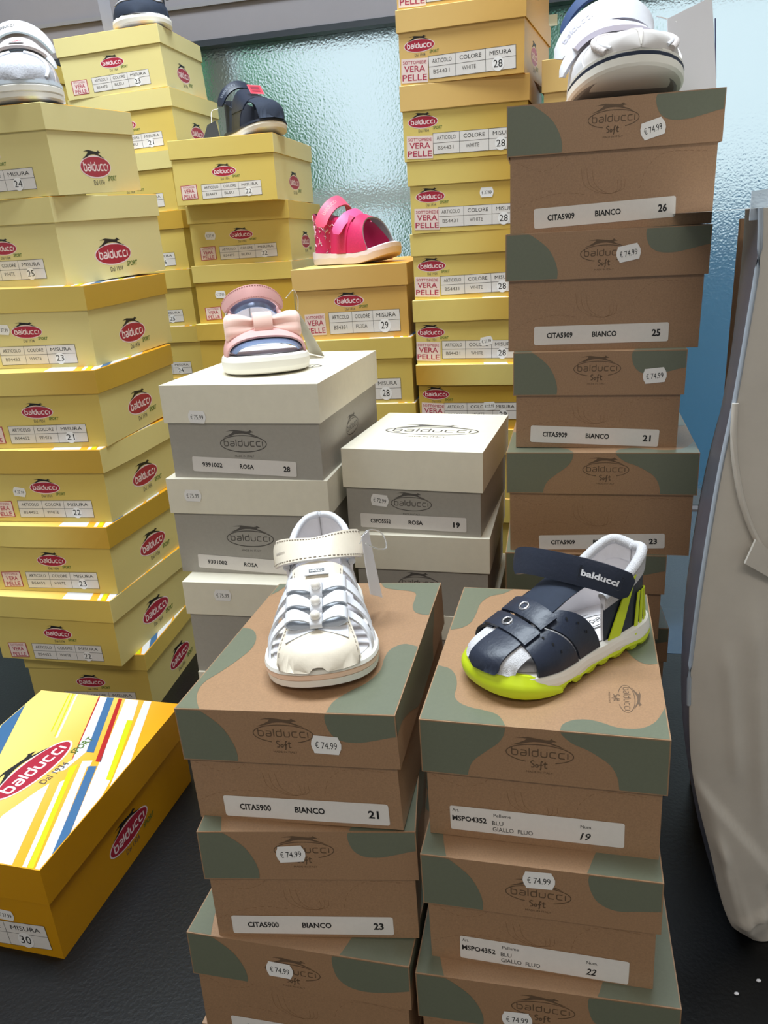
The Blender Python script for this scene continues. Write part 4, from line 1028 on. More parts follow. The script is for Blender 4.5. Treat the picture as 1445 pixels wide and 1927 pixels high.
# plastic loop and card tag at the buckle side (viewer's right)
def w7(x, y, z): return s7.mw @ Vector((x, y, z))
card = [[w7(-.0315, -.016, .066), w7(-.0365, -.034, .064)], [w7(-.0322, -.016, .044), w7(-.0385, -.034, .040)], [w7(-.0335, -.016, .022), w7(-.0415, -.036, .010)]]
hang_tag('clear wrapped white card tag hanging at the side of the white bow sandal', card, PAPER,
         [w7(-.030, -.018, .060), w7(-.036, -.022, .068), w7(-.046, -.026, .064), w7(-.0485, -.02, .055), w7(-.042, -.016, .056), w7(-.0345, -.013, .062)])

# ---- navy and lime sandal
hz8 = [(0,.04),(.3,.045),(.42,.043),(.5,.039),(.56,.0352),(.62,.0305),(.7,.0245),(.8,.0178),(.86,.0145),(.92,.0112),(.96,.008),(.985,.005),(1,0)]
s8 = Shoe('sandal', 'navy child sandal with lime sole on the front right kraft box', 'H1', .0102, .083, 135.5, .140, .066, hz8, base=.0145, toe=.004, inset=.004)
def lugs(t, sd, k):
    if k <= 1: return .0030 if (math.sin(t*62 + .6) < -.1 and .16 < t < .74) else 0
    if k == 3: return .0014*math.sin(t*40) + (.004 if t < .3 else 0) - (.0035*max(0, (t-.62)/.2) if t < .82 else .0035)*-1
    return .0008*math.sin(t*31)*(k == 2)
s8.loft('outsole', [(.003, 0), (.0008, .0012), (.0000, .0045), (.0008, .0065)], NEON, wave=lugs, label='lime green tread')
s8.loft('midsole', [(.0006, .005), (.0002, .0075), (.0006, .011), (.0012, .0135), (.0035, .0148), (.006, .0142)], SOLE_W, wave=lambda t, sd, k: .0009*math.sin(t*26)*(1 if 1 <= k <= 2 else 0) + (.0025*(1-t/.3) if t < .3 and k > 2 and k < 5 else 0))
mb = MB(); T = []; B = []
for i in range(49):
    u = -1 + 2*i/48; t = 1 - .27*abs(u)**2; sg = 1 if u >= 0 else -1; row, rb = [], []
    fade = 1 - max(0, (abs(u)-.55)/.45)**2
    for k in range(7):
        q = k/6; z = .0012 + (.0045 + .0098*fade)*q; w = wfrac(t)*s8.W/2; out = .0016*math.sin(PI*min(1, q*1.25))*fade + .0006 - .0026*q**3
        x = sg*(w + out*min(1, abs(u)*1.6)); y = (t-.5)*s8.L + out*(1-abs(u)**2)
        row.append(Vector((x, y, s8.spring(t) + z))); rb.append(Vector((x*.92, y - .003*(1-abs(u)), s8.spring(t) + z)))
    T.append(row); B.append(rb)
slab(mb, T, B, NEON); o = mb.build('toe_bumper', s8.r, True); o['label'] = 'lime rubber toe bumper'
ins8 = insole(s8, mat('white_leather_insole', (236, 232, 232), .5), .0052)
mb = MB(); g = plane((.001, -.025, s8.base + .0009), (0, 1, 0), (-1, 0, 0)); logo_line(mb, g, .034, INK_SOFT, False); s8.obj('insole_print', mb, ins8)
s8.patch('toe_lining', lambda a, b: (.80 + .199*a, s8.ux(.80 + .199*a, -.003 + (.0205 - .002*a)*(2*b-1))), MESH_G, off=.0, th=.0012, na=16, nb=20)
rim8 = [(0,.045),(.2,.0475),(.4,.049),(.6,.044),(.8,.036),(1,.030)]
hc = s8.heel('heel_counter', .40, rim8, NAVY, LIN_W, lean=.001, v1=.86)
s8.heel('collar_band', .40, rim8, MESH_G, LIN_W, th=.004, lean=.001, v0=.74, v1=1.0, off=.001, label='grey mesh padded collar')
s8.rimtube('collar_roll', .40, rim8, .0034, MESH_G, parent=hc, off=-.0015)
for sd in (-1, 1):
    # lime stay from collar to sole, and slanting bars at the heel
    s8.heel('heel_stay', .40, rim8, NEON, NEON, th=.0008, lean=.001, v0=0, v1=.92, u0=min(sd*.66, sd*.77), u1=max(sd*.66, sd*.77), off=.0016, nu=4, slant=sd*.2, label='lime heel stay')
    for k in range(5):
        u0 = sd*(.18 + .085*k)
        s8.heel('heel_bar', .40, rim8, NEON, NEON, th=.0006, lean=.001, v0=.02, v1=.42 + .03*k, u0=min(u0, u0 + sd*.045), u1=max(u0, u0 + sd*.045), slant=sd*.12, off=.0014, nu=2, nv=6, label='lime heel bar')
    s8.patch('rear_side_strap', lambda a, b, sd=sd: (.443 + .152*a + (.202 - .062*a)*b, sd*(1 - .80*b)), NAVY, off=.0006, th=.0018, label='navy strap with punched holes')
    s8.patch('front_side_strap', lambda a, b, sd=sd: (.61 + .23*a + (.135 - .13*a)*b, sd*(1 - .78*b)), NAVY, off=.0010, th=.0018, label='navy strap with punched holes')
    mb = MB()
    for tt, uu in ((.545, .78), (.58, .62), (.62, .46), (.715, .76), (.735, .60), (.755, .44)):
        c = s8.P(tt, sd*uu, .0029); e1 = (s8.P(tt+.01, sd*uu) - s8.P(tt-.01, sd*uu)).normalized(); e2 = (s8.P(tt, sd*uu+.02) - s8.P(tt, sd*uu-.02)).normalized()
        n = e2.cross(e1).normalized(); g = plane(c, e2, n.cross(e2)); ellip(mb, g, 0, 0, .0010, .0007, BLACK_H, 1, 12)
    s8.obj('punched_holes', mb)
s8.patch('tongue', lambda a, b: (.44 + .24*a, s8.ux(.44 + .24*a, .0125*(2*b-1))), NAVY_T, off=.0012, th=.0018)
v1 = s8.patch('vamp_strap', lambda a, b: (.655 + .088*a, s8.ux(.655 + .088*a, .0165*(2*b-1))), NAVY, off=.0032, th=.0018, na=8, bulge=.0006)
v2 = s8.patch('vamp_strap', lambda a, b: (.755 + .088*a, s8.ux(.755 + .088*a, .0175*(2*b-1))), NAVY, off=.0030, th=.0018, na=8, bulge=.0006)
s8.patch('toe_strap', lambda a, b: (.83 + .169*a, s8.ux(.83 + .169*a, -.0045 + .0105*(2*b-1))), NAVY, off=.0014, th=.0018, na=20)
for v, t in ((v1, .698), (v2, .798)):
    c = s8.P(t, .04, .0056); e1 = Vector((1, 0, 0)); e2 = (s8.P(t+.02, 0) - s8.P(t-.02, 0)).normalized(); mb = MB()
    pts = [c + (e1*math.cos(2*PI*k/20) + e2*math.sin(2*PI*k/20))*.0029 for k in range(20)]
    tube(mb, pts, .0009, STEEL, 8, True); g = plane(c - e1.cross(e2)*.0003, e1, e2); ellip(mb, g, 0, 0, .0026, .0026, BLACK_H, 0, 20); s8.obj('eyelet', mb, v)
def s8arc(a):
    x = a*1.3; k = math.sin(x)/math.sin(1.3)
    return (.0345*k, .0048 + .014*k - .009*k*k - .004*max(0, -a)**6, .0648 - .0095*a*a + .0015*a)
st = Strap(s8arc, lambda a: (0, .36, -.93), .0175, .0030)
mb = MB(); st.mesh(mb, NAVY); stp = s8.obj('ankle_strap', mb)
mb = MB(); g = st.frame(st.acc[-1]*.24, -1); poly(mb, g, rrect(0, 0, .027, .0085, .0012), mat('navy_rubber', (20, 26, 40), .35), 1)
stroke(mb, g, rrect(0, 0, .026, .0075, .001), .0004, NAVY_T, 2, True)
text(mb, g, 'balducci', 0, 0, .0036, LEA_W, 4, w=.0225, bold=.035); s8.obj('strap_badge', mb, stp, 'dark badge with white lettering')
mb = MB(); tube(mb, [s8.P(.46, .62, .002), s8.P(.43, .5, .004), s8.P(.45, .3, .003)], .0013, STEEL, 6); s8.obj('buckle_ring', mb)

# ---- pink sandal with satin bow
hz5 = [(0,.045),(.3,.05),(.45,.044),(.5,.040),(.6,.033),(.7,.0268),(.76,.023),(.85,.018),(.91,.0142),(.95,.0105),(.98,.006),(1,0)]
s5 = Shoe('sandal', 'pink child sandal with big satin bow on the white-lidded box', 'I1', -.0226, .1203, -151, .172, .090, hz5, base=.0175, toe=.002, inset=.006)
s5.loft('sole', [(.0045, 0), (.0014, .0016), (.0002, .006), (.0, .0125), (.0012, .0165), (.0045, .0182), (.008, .0176)], SOLE_W)
insole(s5, LIN_W, .009)
rim5 = [(0,.053),(.3,.0525),(.55,.047),(.8,.04),(1,.033)]
hc = s5.heel('heel_counter', .40, rim5, SILV, LIN_W, lean=.002)
s5.rimtube('collar', .40, rim5, .0024, PINK, parent=hc)
s5.band('toe_strap', lambda u: (.62 + .02*u*u, .885 - .05*u*u), PINK, off=.001, th=.002, nb=30)
s5.band('inner_strap', lambda u: (.70, .925 - .03*u*u), SILV, -.9, .9, off=-.0018, th=.0016, nb=24, label='silver blue inner strap')
c = Vector((0, .0415, .0465))
BX = Vector((1, 0, 0)); BU = Vector((0, -.30, .95)).normalized(); BN = BX.cross(BU) * -1
if BN.y < 0: BN = -BN
def bowpt(x, h, d): return c + BX*x + BU*h + BN*d
bw = None
for sd in (-1, 1):
    mb = MB(); rings = []
    for i in range(15):
        q = i/14; x = .004 + .0345*q; hh = .0048 + .0090*math.sin(min(1, q*1.25)*PI/2)**1.3; dd = .0035 + .0062*math.sin(min(1, q*1.15)*PI/2)
        if q > .9: hh *= 1 - .28*((q-.9)/.1)**2; dd *= 1 - .5*((q-.9)/.1)**2
        ring_ = []
        for k in range(25):
            a = 2*PI*k/24; ca, sa = math.cos(a), math.sin(a)
            crease = -.0052*math.exp(-((sa+.10)/.25)**2)*(ca > 0)*(1-.75*q)
            ring_.append(bowpt(sd*x, hh*math.copysign(abs(sa)**.8, sa) - .003*q, dd*ca + crease + .001))
        rings.append(ring_)
    grid(mb, rings, PINK_S, True, sd > 0)
    mb.add(rings[-1][:-1], [tuple(range(24))], PINK_S, True)
    o = s5.obj('bow_loop', mb); 
    # lower tail fold
    mb = MB(); T, B = [], []
    for i in range(9):
        q = i/8; T.append([bowpt(sd*(.004+.031*q), -.004 - .0055*q + (k/4-.5)*(.006+.005*q), .0015 + .0035*math.sin(PI*k/4)) for k in range(5)]); B.append([p - BN*.0025 for p in T[-1]])
    slab(mb, T, B, PINK_S); s5.obj('bow_tail', mb)
mb = MB(); T, B = [], []
for i in range(13):
    a = PI*i/12; h = .0112*math.cos(a); d = .002 + .0105*math.sin(a)**.55
    T.append([bowpt(x, h, d - .0012*(abs(x)/.0095)**3) for x in (-.0095, -.006, 0, .006, .0095)]); B.append([bowpt(x, h*.86, d-.003) for x in (-.0095, -.006, 0, .006, .0095)])
slab(mb, T, B, PINK_S); s5.obj('bow_knot', mb)
def s5arc(a):
    x = a*1.3
    return (.0335*math.sin(x), -.012 - .024*math.sin(x)**2, .050 + .0265*math.cos(x))
st = Strap(s5arc, lambda a: (0, .35, -.94), .0145, .0024)
mb = MB(); st.mesh(mb, PINK); stp = s5.obj('ankle_strap', mb)
mb = MB(); st.stitch(mb, mat('rose_thread', (196, 140, 138), .7)); s5.obj('stitching', mb, stp)
def s5arc2(a):
    p = s5arc(a); return (p[0]*.93, p[1] - .004, p[2] - .012)
st2 = Strap(s5arc2, lambda a: (0, .35, -.94), .010, .0015)
mb = MB(); st2.mesh(mb, SILV); s5.obj('strap_lining', mb, stp)
def w5(x, y, z): return s5.mw @ Vector((x, y, z))
cardp = [[w5(-.045 - .022*q - .004*q*q, -.008 - .004*q, .052 - .020*q - .031*q*q - .004*math.sin(PI*q)), w5(-.041 - .020*q, -.045 - .006*q, .052 - .020*q - .031*q*q)] for q in [i/8 for i in range(9)]]
hang_tag('grey and yellow booklet tag curling down beside the pink bow sandal', cardp, mat('grey_tag_card', (196, 190, 172), .5), [w5(-.036, -.026, .066), w5(-.046, -.03, .074), w5(-.050, -.03, .064), w5(-.048, -.024, .053)])

# ---- closed sneaker style sandals further back
def velcro(sh, name, y, top, rx, z0, m, width, edge=None, amp=1.25, back=.01, tilt=.0, print_=None, pm=None, th=.003, wd=(0, .7, -.72), pos=.72, flip=-1):
    f = lambda a: (rx*math.sin(a*amp), y - back*math.sin(a*amp)**2, z0 + (top-z0)*math.cos(a*amp) + tilt*a)
    st = Strap(f, lambda a: wd, width, th); mb = MB(); st.mesh(mb, m, edge); o = sh.obj(name, mb)
    if print_:
        mb = MB(); g = st.frame(st.acc[-1]*pos, flip); wordmark(mb, g, 0, 0, print_, print_*.13, pm or INK_SOFT, 2, .28); sh.obj('strap_print', mb, o)
    return st, o
hzs = [(0,.055),(.3,.066),(.42,.064),(.5,.058),(.6,.050),(.7,.044),(.8,.0385),(.88,.032),(.94,.024),(.98,.015),(1,0)]
# white and silver one on the right tower
s6 = Shoe('sandal', 'white and grey velcro shoe with navy line on the right kraft tower', 'F1', .004, .082, -171, .172, .088, [(a_, h_*.74) for a_, h_ in hzs], base=.0135, toe=.017, inset=.005)
s6.loft('outsole', [(.010, 0), (.006, .0004), (.0015, .003)], mat('grey_rubber', (150, 146, 142), .6), label='grey underside')
s6.loft('midsole', [(.0015, .002), (.0, .004), (.0, .0090)], SOLE_W)
s6.loft('navy_line', [(.0003, .0090), (.0001, .0114), (.0006, .0118)], mat('navy_rubber_line', (34, 44, 66), .5), label='thin navy stripe round the sole')
s6.loft('welt', [(.0008, .0118), (.0006, .0138), (.004, .0146)], SOLE_W)
s6.patch('toe_cap', lambda a, b: (.62 + .379*a, (2*b-1)*.995), mat('pale_grey_suede', (206, 200, 196), .8), off=0, th=.001, na=20, nb=26)
s6.patch('toe_seam', lambda a, b: (.70 + .297*a, .045*(2*b-1)), mat('pale_grey_seam', (216, 210, 202), .8), off=.001, th=.0008, nb=4)
for sd in (-1, 1):
    s6.patch('quarter', lambda a, b, sd=sd: (.30 + .42*a + .16*(1-b)*a, sd*(1 - .84*b)), LEA_W, off=.0012, th=.0014)
    mb = MB(); tube(mb, [s6.P(.955 - .25*q, sd*(.93 - .85*q**.8), .0022) for q in [i/20 for i in range(21)]], .0026, CORD, 8); s6.obj('piping', mb)
    mb = MB(); tube(mb, [s6.P(.965 - .24*q, sd*(.86 - .80*q**.8), .0012) for q in [i/20 for i in range(21)]], .0014, LEA_W, 8); s6.obj('trim_cord', mb)
rim6 = [(0,.064),(.3,.062),(.6,.056),(1,.05)]
s6.heel('heel_counter', .42, [(a_, h_*.74) for a_, h_ in rim6], mat('lilac_white_leather', (222, 216, 232), .5), LIN_W)
s6.patch('tongue', lambda a, b: (.30 + .34*a, .55*(2*b-1)), mat('lilac_white_leather', (222, 216, 232), .5), off=.006, th=.004)
velcro(s6, 'lower_strap', .006, .060, .041, .032, LEA_W, .014, SILV_G, amp=1.45, tilt=-.007)
velcro(s6, 'upper_strap', -.016, .079, .041, .046, LEA_W, .024, SILV_G, amp=1.3, tilt=-.009, wd=(0, .6, -.8), print_=.028, pm=mat('lilac_ink', (190, 186, 200), .6), pos=.74)
velcro(s6, 'collar_edge', -.040, .098, .034, .06, mat('dark_blue_lining', (40, 66, 110), .7), .012, None, amp=1.3)
def w6(x, y, z): return s6.mw @ Vector((x, y, z))
def print6(r, T, n):
    a, b, c_ = T[0][0], T[0][-1], T[-1][0]; e1 = (b-a).normalized(); e2 = (a-c_).normalized(); mb = MB()
    nn = e1.cross(e2); o_ = a.lerp(b, .5).lerp(c_ + (b-a)*.5, .5) + nn*.0003
    g = plane(o_, e1, e2)
    for k in range(3): rectp(mb, g, -.014 + .0075*k, -.017, .0004, .012, INK_SOFT, 1)
    stroke(mb, g, rrect(-.007, -.017, .019, .014, .001), .0004, INK_SOFT, 1, True)
    rectp(mb, g, .019, .004, .0007, .022, INK_SOFT, 1); rectp(mb, g, .0265, -.008, .0014, .045, mat('blue_ink', (70, 76, 120), .6), 1)
    mb.build('tag_print', r)
hang_tag('large white paper tag standing beside the white velcro shoe', [[w6(-.040, .012, .063), w6(-.080, -.004, .080)], [w6(-.043, .012, .030), w6(-.086, -.004, .040)], [w6(-.046, .012, .0008), w6(-.091, -.004, .0008)]], PAPER,
         [w6(-.038, -.01, .07), w6(-.042, 0, .066), w6(-.048, .010, .061)], extra=print6)

# grey-white one on the left tower
s1 = Shoe('sandal', 'grey and white velcro shoe on the front left yellow tower', 'A1', .030, .070, -150, .158, .086, [(a_, h_*.80) for a_, h_ in hzs], base=.019, toe=.005, inset=.005)
s1.loft('outsole', [(.003, 0), (.0006, .002), (.0004, .006), (.0012, .0068)], SOLE_W)
s1.loft('midsole', [(.0012, .0068), (.0, .008), (.0, .0135), (.001, .0145)], SOLE_W)
s1.loft('welt', [(.001, .0145), (.0003, .0155), (.0006, .0195), (.004, .020)], mat('pale_blue_rubber', (206, 216, 226), .5), label='pale blue rand')
s1.patch('toe_cap', lambda a, b: (.62 + .379*a, (2*b-1)*.995), mat('grey_net_fabric', (176, 176, 182), .7, noise=.2, scale=500, bump=.4, bscale=500), off=0, th=.001, na=20, nb=26)
for sd in (-1, 1):
    s1.patch('quarter', lambda a, b, sd=sd: (.30 + .40*a + .16*(1-b)*a, sd*(1 - .86*b)), mat('taupe_leather', (188, 178, 174), .5), off=.0012, th=.0014)
    mb = MB(); tube(mb, [s1.P(.93 - .22*q, sd*(.93 - .83*q**.8), .0020) for q in [i/20 for i in range(21)]], .0020, LEA_W, 8); s1.obj('trim_cord', mb)
s1.heel('heel_counter', .42, [(a_, h_*.8) for a_, h_ in rim6], LEA_W, LIN_W)
s1.patch('tongue', lambda a, b: (.36 + .28*a, .5*(2*b-1)), mat('taupe_leather', (188, 178, 174), .5), off=.005, th=.003)
mb = MB(); c = s1.P(.565, .0, .0095); e2 = -(s1.P(.58, 0) - s1.P(.55, 0)).normalized(); g = plane(c, (-1, 0, 0), e2)
rectp(mb, g, 0, 0, .016, .011, LEA_W, 0); poly(mb, g, [(-.006,-.004),(-.004,-.004),(.003,.002),(.006,.001),(.005,.005),(.001,.004),(.001,.003)], RED, 1); s1.obj('tongue_label', mb)
velcro(s1, 'lower_strap', .010, .066, .038, .038, LEA_W, .014, mat('pale_blue_edge', (206, 226, 234), .5), amp=1.4)
velcro(s1, 'upper_strap', -.024, .091, .038, .056, LEA_W, .019, mat('pale_blue_edge', (206, 226, 234), .5), amp=1.35, print_=.022, pos=.62)

# navy and grey one by the wall
s2 = Shoe('sandal', 'navy shoe with grey toe on the back left yellow tower', 'B1', .045, .083, -170, .165, .098, [(a_, h_*.9) for a_, h_ in hzs], base=.0130, toe=.006, inset=.005)
s2.loft('sole', [(.004, 0), (.0008, .0014), (.0, .007), (.0008, .0118), (.004, .0128)], SOLE_W, wave=lambda t, sd, k: .0008*math.sin(t*150) if k == 3 else 0)
s2.patch('toe_cap', lambda a, b: (.60 + .399*a, (2*b-1)*.995), NAVY_T, off=0, th=.001, na=18, nb=24)
s2.patch('toe_inset', lambda a, b: (.78 + .17*a - .08*(2*b-1)**2, (2*b-1)*.62), mat('grey_suede', (150, 148, 150), .8), off=.0012, th=.0012, nb=20)
for sd in (-1, 1): s2.patch('quarter', lambda a, b, sd=sd: (.28 + .40*a + .1*(1-b)*a, sd*(1 - .9*b)), NAVY_T, off=.0012, th=.0014)
s2.heel('heel_counter', .42, rim6, NAVY_T, LIN_W)
velcro(s2, 'lower_strap', .004, .078, .043, .046, NAVY, .018, None, amp=1.4)
velcro(s2, 'upper_strap', -.024, .100, .041, .060, NAVY, .022, LEA_W, amp=1.35)
mb = MB(); tube(mb, [s2.P(.5, .98, .002), s2.P(.52, .80, .005), s2.P(.5, .62, .005)], .003, LEA_W, 8); s2.obj('side_loop', mb, None, 'white loop at the side')
wb = lambda x, y, z: s2.mw @ Vector((x, y, z))
hang_tag('clear ribbed plastic tag standing left of the navy and grey shoe', [[wb(.052, .01, .11), wb(.074, .006, .125)], [wb(.053, .01, .055), wb(.074, .006, .06)], [wb(.054, .01, .0008), wb(.074, .006, .0008)]], mat('smoky_plastic', (150, 150, 160), .4, alpha=.8))

# navy sandal with red label
hz3 = [(0,.05),(.3,.060),(.42,.060),(.5,.055),(.6,.048),(.7,.042),(.8,.0365),(.88,.031),(.94,.0235),(.98,.014),(1,0)]
s3 = Shoe('sandal', 'navy child sandal with red label on the back middle yellow tower', 'C1', .0349, .063, -134, .150, .078, hz3, base=.014, toe=.009, inset=.004, k=.955)
s3.loft('sole', [(.006, 0), (.0012, .001), (.0004, .006), (.001, .0095)], mat('ivory_rubber', (232, 222, 204), .5))
s3.loft('welt', [(.0006, .0095), (.0, .0105), (.0006, .0138), (.004, .0142)], NAVY)
insole(s3, LIN_W)
s3.heel('heel_counter', .42, rim5, NAVY_T, mat('dark_lining', (60, 62, 72), .8))
for sd in (-1, 1): s3.patch('quarter', lambda a, b, sd=sd: (.30 + .34*a, sd*(1 - .5*b)), NAVY_T, off=.0002, th=.0014)
s3.patch('toe_panel', lambda a, b: (.70 + .299*a, s3.ux(.70 + .299*a, .0225*(2*b-1))), NAVY_T, off=.0012, th=.0018, na=20)
s3.patch('vamp', lambda a, b: (.40 + .35*a, (.80 - .12*a)*(2*b-1)), NAVY, off=.0018, th=.0018, nb=24)
for sd in (-1, 1):
    s3.patch('side_strap', lambda a, b, sd=sd: (.36 + .30*a + .10*b, sd*(1 - .62*b)), NAVY, off=.0006, th=.0016)
velcro(s3, 'ankle_strap', -.027, .086, .037, .048, NAVY, .017, None, amp=1.45, print_=.03, pm=mat('grey_print2', (110, 116, 128), .6), pos=.74)
mb = MB(); c = s3.P(.635, .0, .0042); e2 = -(s3.P(.68, .0) - s3.P(.60, .0)).normalized(); e2 = (e2 + Vector((0, -.1, .9))).normalized(); c = c + Vector((0, .002, .0065)); g = plane(c, (-1, 0, 0), e2)
for k in range(1):
    v, f = [], []
    poly(mb, g, [(p[0], p[1]) for p in rrect(0, 0, .025, .0195, .001)], mat('red_rubber', (196, 46, 66), .5), 6); rectp(mb, g, 0, -.0035, .015, .0030, mat('dark_red_ink', (130, 24, 44), .5), 8); rectp(mb, g, 0, .0030, .016, .006, mat('dark_red_ink', (130, 24, 44), .5), 8)
    stroke(mb, g, rrect(0, 0, .0235, .018, .001), .0006, mat('light_red_ink', (232, 120, 130), .5), 8, True)
s3.obj('red_label', mb, None, 'square red rubber label')
w3 = lambda x, y, z: s3.mw @ Vector((x, y, z))
hang_tag('dark card tag leaning behind the navy sandal with red label', [[w3(.058, -.050, .026), w3(.052, -.030, .030)], [w3(.066, -.06, .001), w3(.05, -.022, .001)]], mat('dark_tag_card', (58, 60, 66), .4), [w3(.04, -.04, .05), w3(.05, -.045, .046), w3(.055, -.04, .028)], smat=PAPER)

# fuchsia sandal
s4 = Shoe('sandal', 'fuchsia child sandal with two velcro straps on the tan box', 'D1', -.009, .094, -113, .150, .080, [(0,.05),(.3,.062),(.42,.062),(.5,.058),(.6,.052),(.7,.046),(.8,.041),(.88,.035),(.94,.027),(.98,.015),(1,0)], base=.016, toe=.012, inset=.004, k=1.02)
s4.loft('sole', [(.006, 0), (.001, .0012), (.0, .010), (.0006, .0155), (.004, .0168)], mat('pale_pink_rubber', (226, 212, 216), .5), wave=lambda t, sd, k: (.004*max(0, (.45-t)/.45) if k in (3,) else (.0008*math.sin(t*44) if k == 2 else 0)))
insole(s4, mat('grey_lining', (150, 146, 150), .8))
FUXP = mat('fuchsia_print_leather', (210, 42, 100), .4)
hc = s4.heel('heel_counter', .44, [(0,.060),(.3,.060),(.55,.056),(.8,.050),(1,.046)], FUXP, mat('dark_pink_lining', (120, 40, 66), .8), lean=.001)
mb = MB(); rnd = random.Random(4)
for sd in (-1, 1):
    for k in range(46):
        u = sd*rnd.uniform(.12, .97); v = rnd.uniform(.1, .9); pts = []
        for i in range(4):
            pts.append(s4.Q(max(-1, min(1, u)), max(.04, min(.95, v)), .44, [(0,.060),(.3,.060),(.55,.056),(.8,.050),(1,.046)], .0005, .001)); u += rnd.uniform(-.05, .05); v += rnd.uniform(-.09, .09)
        tube(mb, pts, .0006, mat('pale_pink_ink', (246, 206, 218), .5), 4)
s4.obj('squiggle_print', mb, hc, 'pale pink squiggles')
for sd in (-1, 1):
    s4.patch('quarter', lambda a, b, sd=sd: (.34 + .46*a*(1-b*.35), sd*(1 - .55*b)), FUXP, off=.0008, th=.002)
    s4.patch('side_post', lambda a, b, sd=sd: (.42 + .14*a + .05*b, sd*(1 - .7*b)), FUX, off=.002, th=.002)
s4.band('front_strap', lambda u: (.62, .735 + .09*u*u), FUX, off=.0012, th=.0022, nb=30, m_edge=mat('grey_lining', (150, 146, 150), .8))
velcro(s4, 'lower_strap', .008, .072, .042, .040, mat('pink_leather_strap', (228, 92, 150), .45), .015, FUX, amp=1.4, tilt=-.002)
velcro(s4, 'upper_strap', -.022, .091, .041, .050, FUX_L, .019, FUX, amp=1.35, tilt=-.004, print_=.030, pm=mat('salmon_ink', (240, 150, 160), .5), pos=.70)
w4 = lambda x, y, z: s4.mw @ Vector((x, y, z))
hang_tag('red pink card tag behind the toe of the fuchsia sandal', [[w4(-.043, .002, .064), w4(-.049, .016, .056)], [w4(-.052, .004, .034), w4(-.064, .022, .040)], [w4(-.054, .006, .001), w4(-.066, .024, .001)]], mat('red_tag_card', (206, 96, 104), .35), [w4(-.036, -.02, .09), w4(-.042, -.008, .078), w4(-.045, .006, .06)])

# ------------------------------------------------------------------ big worn white carton at the right, with sheets behind it
CART = mat('worn_white_card', (205, 198, 188), .7, noise=.06, scale=14, bump=.12, bscale=60)
CART_S = mat('carton_film_side_shade', (84, 86, 98), .35, noise=.15, scale=30)  # the side face's shade is put into this dark colour
near = [(-.0,.300),(.021,.277),(.105,.252),(.188,.231),(.267,.223),(.308,.2235),(.36,.226),(.421,.2305),(.451,.2335),(.484,.2375),(.539,.242),(.581,.2445),(.605,.2425)]
far = [(0,.318),(.08,.292),(.173,.279),(.237,.2755),(.293,.2755),(.335,.278),(.385,.283),(.418,.288),(.459,.295),(.512,.299),(.562,.299),(.605,.2985)]
ca = thing('carton', 'big worn white carton bulging at the right edge of the counter', 'carton', Matrix.Translation((.31, .5, 0)))
co = Vector((.31, .5, 0))
NZ = 130
def cz(i): return .0008 + .604*i/NZ
def npt(z): return Vector((sinterp(near, z), .5, z))
def fpt(z): return Vector((sinterp(far, z), .64, z))
rnd = random.Random(2)
def sst(a, b, x): t = max(0, min(1, (x-a)/(b-a))); return t*t*(3-2*t)
def ridge(x, z, x0, z0, x1, z1, w):
    dx, dz = x1-x0, z1-z0; L = math.hypot(dx, dz); t = ((x-x0)*dx + (z-z0)*dz)/L/L; d = ((x-x0)*dz - (z-z0)*dx)/L
    return math.exp(-(d/w)**2)*sst(-.1, .15, t)*(1-sst(.85, 1.15, t)), d
def wr(x, z):
    """folds and creases of the crushed lower front"""
    o = 0
    d = (x-.237)*.80 + (z-.175)*.60                       # edge of the folded-over lower flap
    o += -.006*(1 - sst(-.003, .003, d))*sst(.0, .03, z)
    for x0, z0, x1, z1, w, a in ((.252,.125,.292,.012,.004,-.005), (.262,.10,.285,.03,.003,.004), (.27,.02,.34,.07,.004,-.004), (.29,.04,.36,.035,.003,-.003), (.30,.075,.31,.01,.004,.005), (.245,.30,.262,.19,.004,-.0025), (.262,.33,.285,.15,.005,-.003), (.30,.42,.30,.12,.006,.0025), (.34,.30,.36,.05,.006,-.003)):
        o += a*ridge(x, z, x0, z0, x1, z1, w)[0]
    o += .0012*math.sin(x*140 + 30*z)*math.exp(-(z/.05)**2)
    return o
mb = MB(); rows = []
for i in range(NZ+1):
    z = cz(i); a = npt(z); row = []
    for j in range(111):
        u = j/110; x = a.x + .42*u**1.25; y = a.y + .02*u - .022*math.sin(PI*min(1, u*1.3))*math.sin(PI*min(1, .15+z/.7)) + wr(x, z)*min(1, u*25)
        row.append(Vector((x, y, z)) - co)
    rows.append(row)
grid(mb, rows, CART, True)
b_ = [[Vector((p.x, .17, p.z)) for p in (r_[0], r_[-1])] for r_ in rows]
mb.add([r_[-1] for r_ in rows] + [q[1] for q in b_], [(i, i+1, NZ+1+i+1, NZ+1+i) for i in range(NZ)], CART)
top = rows[-1]; n = len(top); mb.add(top + [Vector((p.x, .17, p.z)) for p in top], [(i, i+1, n+i+1, n+i) for i in range(n-1)], CART)
back = [Vector((fpt(cz(i)).x*.67/.64 + .001, .67, cz(i))) - co for i in range(NZ+1)]
mb.add(back + [Vector((rows[i][-1].x, .17, rows[i][-1].z)) for i in range(NZ+1)], [(i, i+1, NZ+1+i+1, NZ+1+i) for i in range(NZ)], CART)
mb.build('front_panel', ca)
mb = MB(); rows2 = []
for i in range(NZ+1):
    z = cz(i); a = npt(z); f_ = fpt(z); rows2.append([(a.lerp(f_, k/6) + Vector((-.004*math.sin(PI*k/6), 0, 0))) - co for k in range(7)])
grid(mb, rows2, CART_S, True, True); o = mb.build('side_panel', ca); o['label'] = 'dark film side, shade painted into its colour'
